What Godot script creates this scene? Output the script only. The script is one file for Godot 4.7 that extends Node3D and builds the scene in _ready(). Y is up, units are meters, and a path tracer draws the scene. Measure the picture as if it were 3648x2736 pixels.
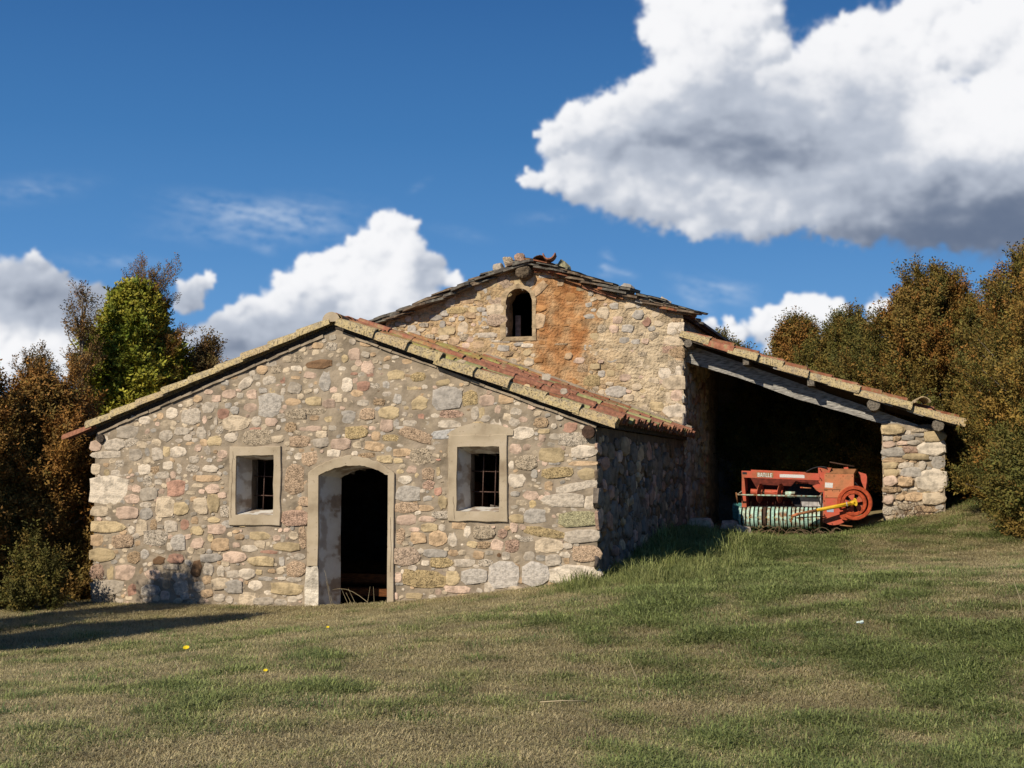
extends Node3D

const TH := 0.28623            # the site is turned this much against the view
const SITE := Vector3(1.187, 0.0, -19.5)   # the foot of the chapel's right front corner
const HILLS := [[-6.55, 21.78, 0.069], [-4.57, 21.19, 0.102], [-2.36, 20.54, -0.192], [-0.73, 20.06, -0.524], [0.23, 19.78, 0.146], [1.19, 19.5, 0.395], [3.25, 26.5, 1.243], [2.18, 22.86, 0.383], [6.85, 25.65, 0.695], [7.86, 25.35, 0.649], [0.0, 0.0, -0.007], [-6.0, 0.0, 0.023], [6.0, 0.0, 0.232], [0.0, 8.0, -0.021], [-2.76, 7.6, 0.21], [3.01, 8.3, -0.342], [-6.02, 16.5, -0.029], [-7.49, 20.5, 0.083], [7.79, 22.5, -0.569], [3.23, 21.5, -0.466], [5.22, 26.5, -1.84]]
var rng := RandomNumberGenerator.new()
var site: Transform3D
var tex := {}
var mats := {}
var stone_meshes := []
var bump_noise := FastNoiseLite.new()
var patch_noise := FastNoiseLite.new()
var cloud_noise := FastNoiseLite.new()

const CHAPEL_STONES := [
	"n -424 341 38 13 0;r -417 354 6 6 0;o -427 369 17 9 0;w -404 368 18 13 0;w -461 336 17 9 0;t -495 335 16 11 0;r -484 321 9 14 0;g -507 319 20 14 0;w -545 315 24 14 35",
	"w -524 313 8 8 0;b -516 304 13 9 0;y -500 303 9 10 0;b -505 281 35 32 0;o -463 322 15 5 0;p -439 325 19 10 0;t -446 317 8 7 0;b -414 316 18 28 -10;g -464 306 21 17 0",
	"g -483 301 8 11 0;b -485 291 8 9 0;p -535 298 15 14 0;p -573 299 21 13 0;p -594 293 15 11 0;p -608 303 13 7 0;o -626 293 13 10 0;g -554 297 11 9 0;g -596 283 10 10 0",
	"b -574 282 10 8 0;b -563 274 14 12 0;r -582 269 18 15 0;p -536 278 21 14 0;t -551 287 11 6 0;o -466 286 25 11 0;y -433 286 23 13 0;p -408 282 18 13 0;w -670 272 18 16 0",
	"g -608 279 19 16 0;g -636 266 30 23 0;o -690 267 10 10 0;w -717 261 19 12 0;g -735 265 13 8 0;t -676 256 26 9 0;p -695 255 7 6 0;p -614 261 8 12 0;w -595 258 6 12 0",
	"t -561 255 39 22 0;g -526 257 15 17 0;p -502 256 20 12 0;t -461 267 29 15 0;t -428 271 29 9 0;o -431 261 14 7 0;y -406 259 18 9 0;r -528 246 19 5 0;w -490 247 8 8 0",
	"g -748 243 36 17 0;g -653 243 24 12 0;b -702 245 10 6 0;g -679 237 22 18 0;g -619 241 16 18 0;w -588 245 14 12 0;w -606 240 5 8 0;o -470 248 18 14 0;p -438 245 31 8 0",
	"g -401 246 12 8 0;t -419 237 18 11 0;t -525 233 45 21 0;w -569 233 19 13 0;w -559 238 5 8 0;y -597 228 24 13 0;t -490 230 18 11 0;f -455 226 31 15 0;g -419 224 23 15 0",
	"t -712 234 18 8 0;w -741 227 26 12 15;w -784 231 6 16 0;g -770 223 32 18 0;o -638 224 14 5 0;g -657 229 12 7 0;p -624 218 13 11 0;w -635 216 9 7 0;g -609 214 9 14 40",
	"p -804 222 20 15 0;t -452 366 12 10 0;t -477 350 13 9 0;g -527 324 11 8 0;o -565 325 13 7 0;b -580 317 13 8 0;g -642 233 13 10 0;g -785 208 47 11 0;w -756 211 11 7 0",
	"g -732 208 20 18 0;b -712 212 8 14 0;g -694 209 18 21 0;y -678 213 12 16 0;w -658 212 25 16 0;t -802 186 15 16 0;o -784 192 9 6 0;y -783 180 9 10 0;w -759 194 16 11 0",
	"g -762 179 25 10 0;o -742 185 10 12 0;w -717 185 20 15 0;o -697 184 13 12 0;w -675 191 16 12 0;g -656 187 10 16 0;w -633 186 21 11 0;w -603 186 25 11 0;p -666 176 10 11 0",
	"g -684 176 20 12 0;o -606 171 36 10 0;o -628 172 9 8 0;W -780 153 62 39 0;b -724 170 9 9 0;w -711 167 14 15 0;b -695 173 7 5 0;g -692 165 13 8 0;r -661 156 29 22 0",
	"p -599 155 23 14 0;t -624 160 19 6 0;b -643 158 8 10 0;p -730 155 14 11 0;p -742 156 8 8 0;g -709 147 28 19 0;p -686 151 10 7 0;t -635 149 15 6 0;p -737 139 25 14 0",
	"g -713 130 18 9 0;t -680 127 30 30 0;g -656 140 13 5 0;t -618 129 22 27 0;y -597 133 21 27 0;y -651 125 22 19 0;b -642 134 8 10 0;w -578 121 15 19 0;t -794 120 29 14 0",
	"p -746 118 36 18 0;b -712 117 22 17 0;y -778 96 53 17 0;w -737 91 11 12 0;t -720 95 17 23 0;o -699 100 11 15 0;g -669 98 20 19 0;r -645 101 13 15 0;o -628 107 12 10 0",
	"y -624 92 21 13 0;p -591 94 28 13 0;y -596 108 19 9 0;b -572 102 21 11 0;o -798 75 21 16 0;f -753 74 35 19 0;w -696 80 38 21 0;b -656 73 22 24 0;p -623 73 23 16 0",
	"y -601 81 9 11 0;o -584 71 28 17 0;o -552 83 15 8 0;b -540 83 8 6 0;y -518 85 29 12 0;y -547 100 11 4 0;p -640 82 11 8 0;w -670 67 9 12 0;g -687 59 16 6 0",
	"y -788 53 41 20 0;t -749 51 6 5 0;o -732 49 20 18 0;b -713 55 13 14 0;n -688 45 20 12 0;r -660 49 26 13 0;b -599 51 32 12 0;p -560 53 35 16 0;w -535 66 27 10 0",
	"r -503 61 27 5 0;y -516 47 38 14 0;y -474 69 39 13 0;p -558 71 12 8 0;p -475 94 10 6 0;t -463 86 14 11 0;g -481 82 8 10 0;p -490 82 12 8 0;f -462 170 29 39 0",
	"f -437 200 23 22 0;t -467 134 8 18 0;f -446 137 19 13 0;w -479 137 6 8 0;R -462 112 40 22 0;w -473 202 6 6 0;f -442 161 12 18 0;f -480 120 6 21 0;b -639 43 9 9 0",
	"g -668 36 22 8 0;n -624 35 18 25 0;g -604 33 16 18 0;w -583 31 12 15 0;w -539 28 26 17 0;g -561 27 23 10 0;b -508 21 22 6 0;o -498 33 12 6 0;y -519 31 10 8 0",
	"b -482 47 8 15 0;f -458 37 28 22 0;g -481 22 12 6 0;g -462 21 23 7 0;R -797 26 25 21 0;y -773 25 10 21 0;p -747 26 32 21 0;o -720 30 9 10 0;p -699 24 27 14 0",
	"g -653 20 24 13 0;o -675 11 11 15 0;t -584 12 30 16 0;b -562 8 28 20 0;w -525 11 21 15 0;o -540 15 6 5 0;y -474 7 48 16 0;g -779 2 55 20 0;r -734 0 16 19 0",
	"b -702 0 29 17 0;g -650 5 24 23 0;g -620 7 19 15 0;o -605 -3 18 13 0;g -584 -9 17 11 0;t -537 -4 25 8 0;t -539 -12 27 17 0;g -510 -12 31 11 0;g -483 -13 19 9 0",
	"g -453 55 16 9 0;t -789 -15 29 12 0;b -644 -8 13 11 0;f -449 83 10 34 0;p -368 355 16 17 0;y -383 349 9 11 0;o -346 370 23 10 0;w -387 334 11 6 0;r -368 326 11 4 0",
	"r -342 324 11 7 0;p -346 335 20 18 0;t -367 334 10 8 0;g -317 335 10 7 0;w -379 310 17 20 0;r -353 307 19 13 0;o -363 297 18 10 0;n -338 298 24 6 0;w -334 308 14 11 0",
	"b -318 309 13 11 0;p -323 322 10 8 0;y -303 323 25 15 0;Y -267 319 24 13 0;t -242 321 13 9 0;y -228 310 20 9 0;y -275 303 15 6 0;g -256 305 9 7 0;g -316 295 15 7 0",
	"b -298 289 15 17 0;w -283 293 15 7 0;o -258 293 8 4 0;y -264 280 24 19 0;B -223 287 42 31 0;Y -188 287 21 23 0;p -162 283 21 15 0;o -133 285 21 14 0;p -145 269 9 12 0",
	"o -328 283 18 10 0;g -353 282 17 9 0;f -346 266 22 15 0;y -312 267 29 18 0;b -377 262 21 17 0;y -285 274 7 5 0;r -262 261 10 8 0;w -240 262 13 7 0;R -215 264 32 11 0",
	"g -195 255 7 7 0;g -179 265 12 19 0;y -169 265 8 15 0;g -163 257 16 10 0;y -175 249 15 7 0;g -268 251 43 8 0;w -221 250 40 11 0;p -315 249 20 19 0;b -301 252 8 12 0",
	"b -294 245 14 4 0;Y -363 239 31 18 0;o -351 247 11 5 0;p -338 245 10 6 0;o -332 233 13 13 0;Y -310 230 25 10 0;f -269 234 49 15 -20;v -213 236 57 13 5;p -387 222 29 16 0",
	"t -362 220 13 10 0;o -335 218 28 12 -12;b -312 214 9 9 0;g -286 220 30 6 0;o -290 209 26 11 0;t -261 204 31 22 0;y -297 197 13 8 0;y -318 199 23 12 0;o -347 205 23 7 0",
	"w -400 208 21 12 0;w -366 208 10 6 0;g -238 221 11 6 0;r -235 198 7 3 0;y -294 181 10 6 0;p -276 184 15 10 0;W -286 169 20 13 0;y -268 175 6 8 0;f -251 177 18 18 0",
	"R -250 161 17 13 0;r -235 152 10 12 0;b -281 149 35 20 0;b -252 142 13 8 0;y -235 181 5 12 0;y -228 136 13 18 0;w -231 118 25 12 0;f -284 129 36 15 0;o -254 128 21 8 0",
	"p -283 111 28 14 0;p -252 112 24 8 0;w -107 236 29 17 0;p -119 213 17 14 0;p -102 215 12 9 0;o -81 250 20 13 0;w -62 245 8 7 0;r -38 243 18 14 0;w -34 226 42 17 0",
	"g -60 230 16 8 0;y -76 238 17 7 0;p -79 228 10 10 0;y -64 204 34 20 0;w -18 209 34 17 0;t -102 193 29 21 0;o -20 192 37 6 0;Y -58 179 42 14 0;y -15 177 25 16 0",
	"b -91 178 9 12 0;w -117 168 25 18 0;o -70 160 12 13 0;g -31 159 56 11 8;b -119 149 13 7 0;p -96 147 21 12 0;g -49 140 54 19 0;w -10 138 18 20 0;Y -93 135 9 10 0",
	"b -90 118 31 18 0;y -117 114 19 12 0;m -28 114 53 20 0;w -125 190 7 11 0;b -61 192 16 4 0;g -73 315 12 8 0;y -102 301 10 8 0;g -47 294 10 8 0;t -86 263 12 8 0",
	"g -117 266 17 10 0;p -94 273 12 8 0;g -53 257 10 8 0;t -201 340 13 6 0;o -285 342 15 7 0;t -272 333 13 6 0;f -293 87 12 20 0;o -265 85 21 17 0;y -249 100 23 11 0",
	"o -235 85 25 21 0;w -213 83 14 19 0;p -272 97 16 6 0;o -204 103 21 11 0;w -191 95 10 16 0;t -165 94 28 19 0;R -138 93 13 13 0;p -121 101 11 13 0;w -102 85 20 8 0",
	"Y -75 95 55 13 -8;y -48 104 17 4 0;g -23 90 47 17 0;t -69 77 37 19 0;y -183 77 15 9 0;o -166 76 18 9 0;p -146 76 17 14 0;R -124 75 19 16 0;o -173 62 16 12 0",
	"g -158 65 11 6 0;n -143 62 6 6 0;g -133 61 11 11 0;o -212 64 14 9 0;P -283 58 36 25 0;b -240 63 33 11 0;w -254 49 12 8 0;Y -229 50 30 14 0;g -195 50 29 10 0",
	"w -163 51 20 10 0;o -117 45 10 11 0;B -137 34 41 35 0;B -89 37 36 32 0;g -64 56 21 15 0;w -46 64 15 8 0;o -44 56 7 9 0;f -14 66 36 21 0;W -32 37 68 25 0",
	"g -98 61 17 13 0;Y -254 26 60 24 -8;y -212 28 18 20 0;b -181 31 36 20 0;w -157 16 15 13 0;p -204 12 35 10 0;p -297 28 11 14 0;b -294 18 12 4 0;y -272 1 25 9 0",
	"p -234 8 9 8 0;g -243 -1 11 9 0;o -196 4 16 3 0;p -301 0 9 9 0;y -8 23 24 9 0;g -79 14 13 9 0;t -119 14 20 9 0;p -94 15 13 6 0;g -41 19 24 8 0",
]
const BARN_STONES := [
	"g -471 540 14 10 0;g -437 558 23 8 0;b -416 559 16 17 0;y -397 564 16 12 0;b -406 548 16 12 0;y -418 537 16 15 0;o -441 531 28 13 0;o -455 545 21 10 0;t -476 527 19 15 0",
	"Y -462 511 43 12 0;b -487 507 18 13 0;b -506 498 27 11 0;w -533 484 18 9 0;g -552 465 22 14 0;b -558 477 16 14 0;g -566 498 13 12 0;t -578 485 14 7 0;b -589 488 11 7 0",
	"p -576 457 16 8 0;b -492 484 12 13 0;w -471 493 12 8 0;b -409 511 19 10 0;b -401 502 14 9 0;b -407 488 17 15 0;w -400 475 14 6 0;o -432 500 21 13 0;y -425 512 18 13 0",
	"t -448 476 21 20 0;y -485 470 35 17 0;w -538 445 21 8 0;g -453 464 12 8 0;g -400 459 46 10 0;p -432 452 16 13 0;p -441 439 16 12 0;o -416 440 23 15 0;b -393 437 21 12 0",
	"b -362 432 24 13 0;w -369 446 35 5 0;t -399 448 16 6 0;b -326 449 31 9 0;w -312 436 27 7 0;b -331 439 21 7 0;b -456 427 18 9 0;p -421 425 17 10 0;b -407 414 21 7 0",
	"p -502 437 20 13 0;b -478 433 14 10 0;P -376 490 38 23 0;t -378 510 38 20 0;P -376 527 31 15 0;Y -368 540 40 13 0;w -362 466 14 20 0;P -359 564 24 40 35;y -333 566 13 29 6",
	"t -322 564 9 29 -4;t -307 561 16 28 -25;o -287 550 32 15 38;y -292 585 17 14 0;w -273 594 25 12 0;y -271 581 20 12 0;p -251 583 19 17 0;b -276 573 24 5 0;t -249 572 27 5 0",
	"o -244 560 12 12 0;g -251 539 12 12 0;O -224 530 20 16 0;g -267 441 9 9 0;g -282 441 12 9 0;b -283 467 10 5 0;w -233 474 13 4 0;y -289 406 18 10 0;O -228 413 17 13 0",
	"w -243 437 24 4 0;O -290 484 24 26 0;O -287 510 27 13 0;w -182 538 10 15 0;b -161 544 20 12 0;y -202 548 17 12 0;b -186 513 12 10 0;b -177 502 10 6 0;b -184 490 24 10 0",
	"o -202 488 15 7 0;g -206 472 9 23 0;p -177 478 13 7 0;b -182 468 18 10 0;t -161 465 15 16 0;b -196 473 9 13 0;b -136 509 15 12 0;t -105 509 20 12 0;p -129 481 18 13 0",
	"p -136 463 18 15 0;b -110 463 23 16 0;r -70 475 15 16 30;b -61 462 13 10 0;y -178 448 22 16 0;b -188 429 17 13 0;w -193 414 15 12 0;b -158 447 10 13 0;b -116 441 20 12 0",
	"b -94 437 15 10 0;p -108 419 20 6 0;b -148 411 12 7 0;b -138 401 20 8 0;g -154 426 17 6 0;p -163 400 12 6 0;p -206 404 23 12 0;b -199 388 20 15 0;y -174 391 20 12 0",
	"y -143 377 15 13 0;b -161 376 13 12 0;b -55 400 12 8 0;Y -181 363 31 20 0;b -133 340 37 21 0;b -213 364 13 13 0;t -107 328 20 13 0;R -22 420 36 13 0;o -16 400 26 12 0",
	"w -36 375 26 23 0;w -15 376 21 23 0;t -520 458 21 14 0;o -506 471 18 13 0;y -531 502 21 10 0;o -506 515 18 10 0;o -542 455 14 10 0;t -446 456 18 13 0;o -467 449 21 13 0",
	"t -488 457 21 10 0;o -390 424 21 13 0;y -369 407 24 13 0;o -352 420 21 10 0;o -12 478 16 13 0;t -11 456 13 19 0;t -13 440 19 13 0;w -12 354 16 19 0;p -13 331 22 19 0",
	"w -12 306 16 19 0;t -14 283 19 16 0;t -81 413 16 10 0;p -74 438 13 10 0;t -87 394 16 13 0;p -114 368 20 13 0;t -91 349 20 13 0",
]
const PILLAR_STONES := [
	"y 388 261 37 19 0;g 379 246 18 11 0;g 414 255 10 8 0;t 437 260 29 7 0;y 462 248 34 20 0;b 415 246 21 10 0;b 435 251 21 6 0;o 393 244 16 11 0;p 380 234 22 12 0",
	"p 403 236 18 8 0;g 424 237 24 10 0;W 455 225 46 26 0;b 387 219 37 17 0;R 417 224 27 14 0;o 390 205 40 9 0;y 428 211 44 11 0;o 422 202 13 5 0;y 382 195 25 11 0",
	"g 410 195 26 10 0;g 438 193 15 19 0;b 466 200 22 24 0;y 383 181 25 13 0;b 419 183 35 17 0;p 382 167 26 19 0;o 409 165 26 17 0;W 454 167 49 40 0;o 383 151 29 12 0",
	"w 422 153 13 7 0;p 378 133 21 17 0;o 399 137 16 11 0;o 422 137 31 17 0;t 458 135 36 22 0;w 375 112 16 15 0;g 389 117 11 8 0;t 406 119 24 11 0;o 442 116 39 11 0",
	"t 398 183 10 11 0;o 397 195 4 11 0",
]


# ---------------------------------------------------------------- small helpers

func lin(r: float, g: float, b: float) -> Color:
	return Color(r, g, b).linear_to_srgb()

func rr(a: float, b: float) -> float:
	return rng.randf_range(a, b)

func at_site(u: float, y: float, v: float) -> Vector3:
	return site * Vector3(u, y, -v)

func soft_clamp(x: float, lo: float, hi: float) -> float:
	if x < lo:
		return lo - 6.0 * (1.0 - exp((x - lo) / 6.0))
	if x > hi:
		return hi + 6.0 * (1.0 - exp((hi - x) / 6.0))
	return x

func ground_y(x: float, z: float) -> float:
	var d := -z
	var px := soft_clamp(x, -11.0, 12.0)
	var pz := soft_clamp(d, -2.0, 32.0)
	var y := 0.1134 + 0.0407 * px + 0.0061 * pz + 0.0022 * px * pz
	for h in HILLS:
		var q: float = (x - h[0]) * (x - h[0]) + (d - h[1]) * (d - h[1])
		if q < 120.0:
			y += h[2] * exp(-q / 20.48)
	var q2 := (x - 5.1) * (x - 5.1) * 0.3 + (d - 25.5) * (d - 25.5) * 0.6
	return y - 0.23 * exp(-q2)

func ground_site(u: float, v: float) -> float:
	var p := at_site(u, 0, v)
	return ground_y(p.x, p.z)

func thing(called: String, label: String, category: String, at := Transform3D(), group := "") -> Node3D:
	var o := Node3D.new()
	o.name = called
	add_child(o, true)
	o.transform = at
	o.set_meta("label", label)
	o.set_meta("category", category)
	if group:
		o.set_meta("group", group)
	return o

func obj(called: String, mesh: Mesh, m: Material, parent: Node, t := Transform3D()) -> MeshInstance3D:
	var o := MeshInstance3D.new()
	o.name = called
	o.mesh = mesh
	o.material_override = m
	o.transform = t
	parent.add_child(o, true)
	return o

func tag(o: Node3D, label: String, category: String, group := "", kind := "") -> Node3D:
	if label:
		o.set_meta("label", label)
	if category:
		o.set_meta("category", category)
	if group:
		o.set_meta("group", group)
	if kind:
		o.set_meta("kind", kind)
	return o

func begin(flat := true) -> SurfaceTool:
	var st := SurfaceTool.new()
	st.begin(Mesh.PRIMITIVE_TRIANGLES)
	st.set_smooth_group(-1 if flat else 0)
	return st

func done(st: SurfaceTool) -> ArrayMesh:
	st.generate_normals()
	return st.commit()

func tri(st: SurfaceTool, a: Vector3, b: Vector3, c: Vector3) -> void:
	st.add_vertex(a)
	st.add_vertex(b)
	st.add_vertex(c)

func quad(st: SurfaceTool, a: Vector3, b: Vector3, c: Vector3, d: Vector3) -> void:
	tri(st, a, b, c)
	tri(st, a, c, d)

# an outline in x and y pushed from z0 to z1, its front edge chamfered by b
func prism(st: SurfaceTool, poly: PackedVector2Array, z0: float, z1: float, b := 0.0, t := Transform3D()) -> void:
	var n := poly.size()
	var inner := PackedVector2Array()
	var turn := 1.0 if Geometry2D.is_polygon_clockwise(poly) else -1.0
	for i in n:
		var e0 := (poly[i] - poly[(i + n - 1) % n]).normalized()
		var e1 := (poly[(i + 1) % n] - poly[i]).normalized()
		var m := (e0.orthogonal() + e1.orthogonal())
		m = m.normalized() if m.length() > 0.01 else e0.orthogonal()
		inner.append(poly[i] - m * b * turn)
	for i in n:
		var j := (i + 1) % n
		var a := Vector3(poly[i].x, poly[i].y, z0)
		var c := Vector3(poly[j].x, poly[j].y, z0)
		var zz := z1 - b
		var a1 := Vector3(poly[i].x, poly[i].y, zz)
		var c1 := Vector3(poly[j].x, poly[j].y, zz)
		quad(st, t * a, t * c, t * c1, t * a1)
		if b > 0.0:
			quad(st, t * a1, t * c1, t * Vector3(inner[j].x, inner[j].y, z1), t * Vector3(inner[i].x, inner[i].y, z1))
	var ids := Geometry2D.triangulate_polygon(inner if b > 0.0 else poly)
	var front := inner if b > 0.0 else poly
	for k in range(0, ids.size(), 3):
		tri(st, t * Vector3(front[ids[k]].x, front[ids[k]].y, z1), t * Vector3(front[ids[k + 1]].x, front[ids[k + 1]].y, z1), t * Vector3(front[ids[k + 2]].x, front[ids[k + 2]].y, z1))
	ids = Geometry2D.triangulate_polygon(poly)
	for k in range(0, ids.size(), 3):
		tri(st, t * Vector3(poly[ids[k]].x, poly[ids[k]].y, z0), t * Vector3(poly[ids[k + 2]].x, poly[ids[k + 2]].y, z0), t * Vector3(poly[ids[k + 1]].x, poly[ids[k + 1]].y, z0))

func rect(x0: float, y0: float, x1: float, y1: float) -> PackedVector2Array:
	return PackedVector2Array([Vector2(x0, y0), Vector2(x1, y0), Vector2(x1, y1), Vector2(x0, y1)])

func box(st: SurfaceTool, lo: Vector3, hi: Vector3, b := 0.0, t := Transform3D()) -> void:
	prism(st, rect(lo.x, lo.y, hi.x, hi.y), lo.z, hi.z, b, t)

func box_mesh(lo: Vector3, hi: Vector3, b := 0.0) -> ArrayMesh:
	var st := begin()
	box(st, lo, hi, b)
	return done(st)

func tube(st: SurfaceTool, pts: PackedVector3Array, radii: PackedFloat32Array, n := 8, caps := true) -> void:
	var rings := []
	var side := Vector3.UP
	for i in pts.size():
		var d := (pts[mini(i + 1, pts.size() - 1)] - pts[maxi(i - 1, 0)]).normalized()
		if absf(d.dot(side)) > 0.95:
			side = Vector3.RIGHT if absf(d.x) < 0.9 else Vector3.BACK
		var a := d.cross(side).normalized()
		var b := d.cross(a).normalized()
		var ring := PackedVector3Array()
		for k in n:
			var w := TAU * k / n
			ring.append(pts[i] + (a * cos(w) + b * sin(w)) * radii[i])
		rings.append(ring)
	for i in pts.size() - 1:
		for k in n:
			var j := (k + 1) % n
			quad(st, rings[i][k], rings[i][j], rings[i + 1][j], rings[i + 1][k])
	if caps:
		for k in range(1, n - 1):
			tri(st, rings[0][0], rings[0][k + 1], rings[0][k])
			var e: int = pts.size() - 1
			tri(st, rings[e][0], rings[e][k], rings[e][k + 1])

func rod(a: Vector3, b: Vector3, r: float, n := 8, r2 := -1.0) -> ArrayMesh:
	var st := begin(n < 6)
	tube(st, PackedVector3Array([a, b]), PackedFloat32Array([r, r2 if r2 >= 0.0 else r]), n)
	return done(st)

func rod_flat(a: Vector3, b: Vector3, r: float, n := 14) -> ArrayMesh:
	var st := begin(true)
	tube(st, PackedVector3Array([a, b]), PackedFloat32Array([r, r]), n)
	return done(st)

func basis_along(x: Vector3, up: Vector3) -> Basis:
	var z := x.cross(up).normalized()
	return Basis(x.normalized(), z.cross(x).normalized(), z)

func many(called: String, mesh: Mesh, m: Material, where: Array, tints: Array, parent: Node) -> MultiMeshInstance3D:
	var mm := MultiMesh.new()
	mm.transform_format = MultiMesh.TRANSFORM_3D
	mm.use_colors = tints.size() > 0
	mm.mesh = mesh
	mm.instance_count = where.size()
	for i in where.size():
		mm.set_instance_transform(i, where[i])
	if tints.size():
		for i in where.size():
			mm.set_instance_color(i, tints[i])
	var o := MultiMeshInstance3D.new()
	o.name = called
	o.multimesh = mm
	o.material_override = m
	parent.add_child(o, true)
	return o

# ---------------------------------------------------------------- textures and materials

func noise(seed_: int, freq: float, octaves := 4, kind := FastNoiseLite.TYPE_SIMPLEX_SMOOTH) -> FastNoiseLite:
	var n := FastNoiseLite.new()
	n.seed = seed_
	n.noise_type = kind
	n.frequency = freq
	n.fractal_type = FastNoiseLite.FRACTAL_FBM if octaves > 1 else FastNoiseLite.FRACTAL_NONE
	n.fractal_octaves = octaves
	return n

# grey picture: noise stretched between two values, darker specks where a second noise is high
func grey(n: FastNoiseLite, size: int, lo: float, hi: float, specks: FastNoiseLite = null, from := 0.7, speck := 0.3) -> ImageTexture:
	var im := n.get_seamless_image(size, size)
	var sp: Image = specks.get_seamless_image(size, size) if specks else null
	var src := im.get_data()
	var bytes := PackedByteArray()
	bytes.resize(size * size)
	var extra := sp.get_data() if sp else PackedByteArray()
	for i in size * size:
		var v := lo + (hi - lo) * src[i] / 255.0
		if sp and extra[i] / 255.0 > from:
			v *= lerpf(1.0, speck, minf(1.0, (extra[i] / 255.0 - from) * 8.0))
		bytes[i] = int(clampf(v, 0.0, 1.0) * 255.0)
	return ImageTexture.create_from_image(Image.create_from_data(size, size, false, Image.FORMAT_L8, bytes))

func ramp(n: FastNoiseLite, size: int, stops: Array, n2: FastNoiseLite = null, dark := Color.BLACK, from := 0.75) -> ImageTexture:
	var src := n.get_seamless_image(size, size).get_data()
	var extra := n2.get_seamless_image(size, size).get_data() if n2 else PackedByteArray()
	var g := Gradient.new()
	g.offsets = PackedFloat32Array(stops.map(func(s): return s[0]))
	g.colors = PackedColorArray(stops.map(func(s): return s[1]))
	var lut := []
	for i in 256:
		lut.append(g.sample(i / 255.0))
	var bytes := PackedByteArray()
	bytes.resize(size * size * 3)
	for i in size * size:
		var c: Color = lut[src[i]]
		if n2 and extra[i] / 255.0 > from:
			c = c.lerp(dark, minf(0.9, (extra[i] / 255.0 - from) * 9.0))
		bytes[i * 3] = c.r8
		bytes[i * 3 + 1] = c.g8
		bytes[i * 3 + 2] = c.b8
	return ImageTexture.create_from_image(Image.create_from_data(size, size, false, Image.FORMAT_RGB8, bytes))

func mat(called: String, color: Color, rough: float, albedo: Texture2D = null, scale := 1.0, relief: Texture2D = null, height := 1.0, metal := 0.0) -> StandardMaterial3D:
	var m := StandardMaterial3D.new()
	m.resource_name = called
	m.albedo_color = color
	m.roughness = rough
	m.metallic = metal
	m.metallic_specular = 0.3
	m.uv1_triplanar = true
	m.uv1_world_triplanar = true
	m.uv1_scale = Vector3.ONE * scale
	if albedo:
		m.albedo_texture = albedo
	if relief:
		m.heightmap_enabled = true
		m.heightmap_texture = relief
		m.heightmap_scale = height
	mats[called] = m
	return m

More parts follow.
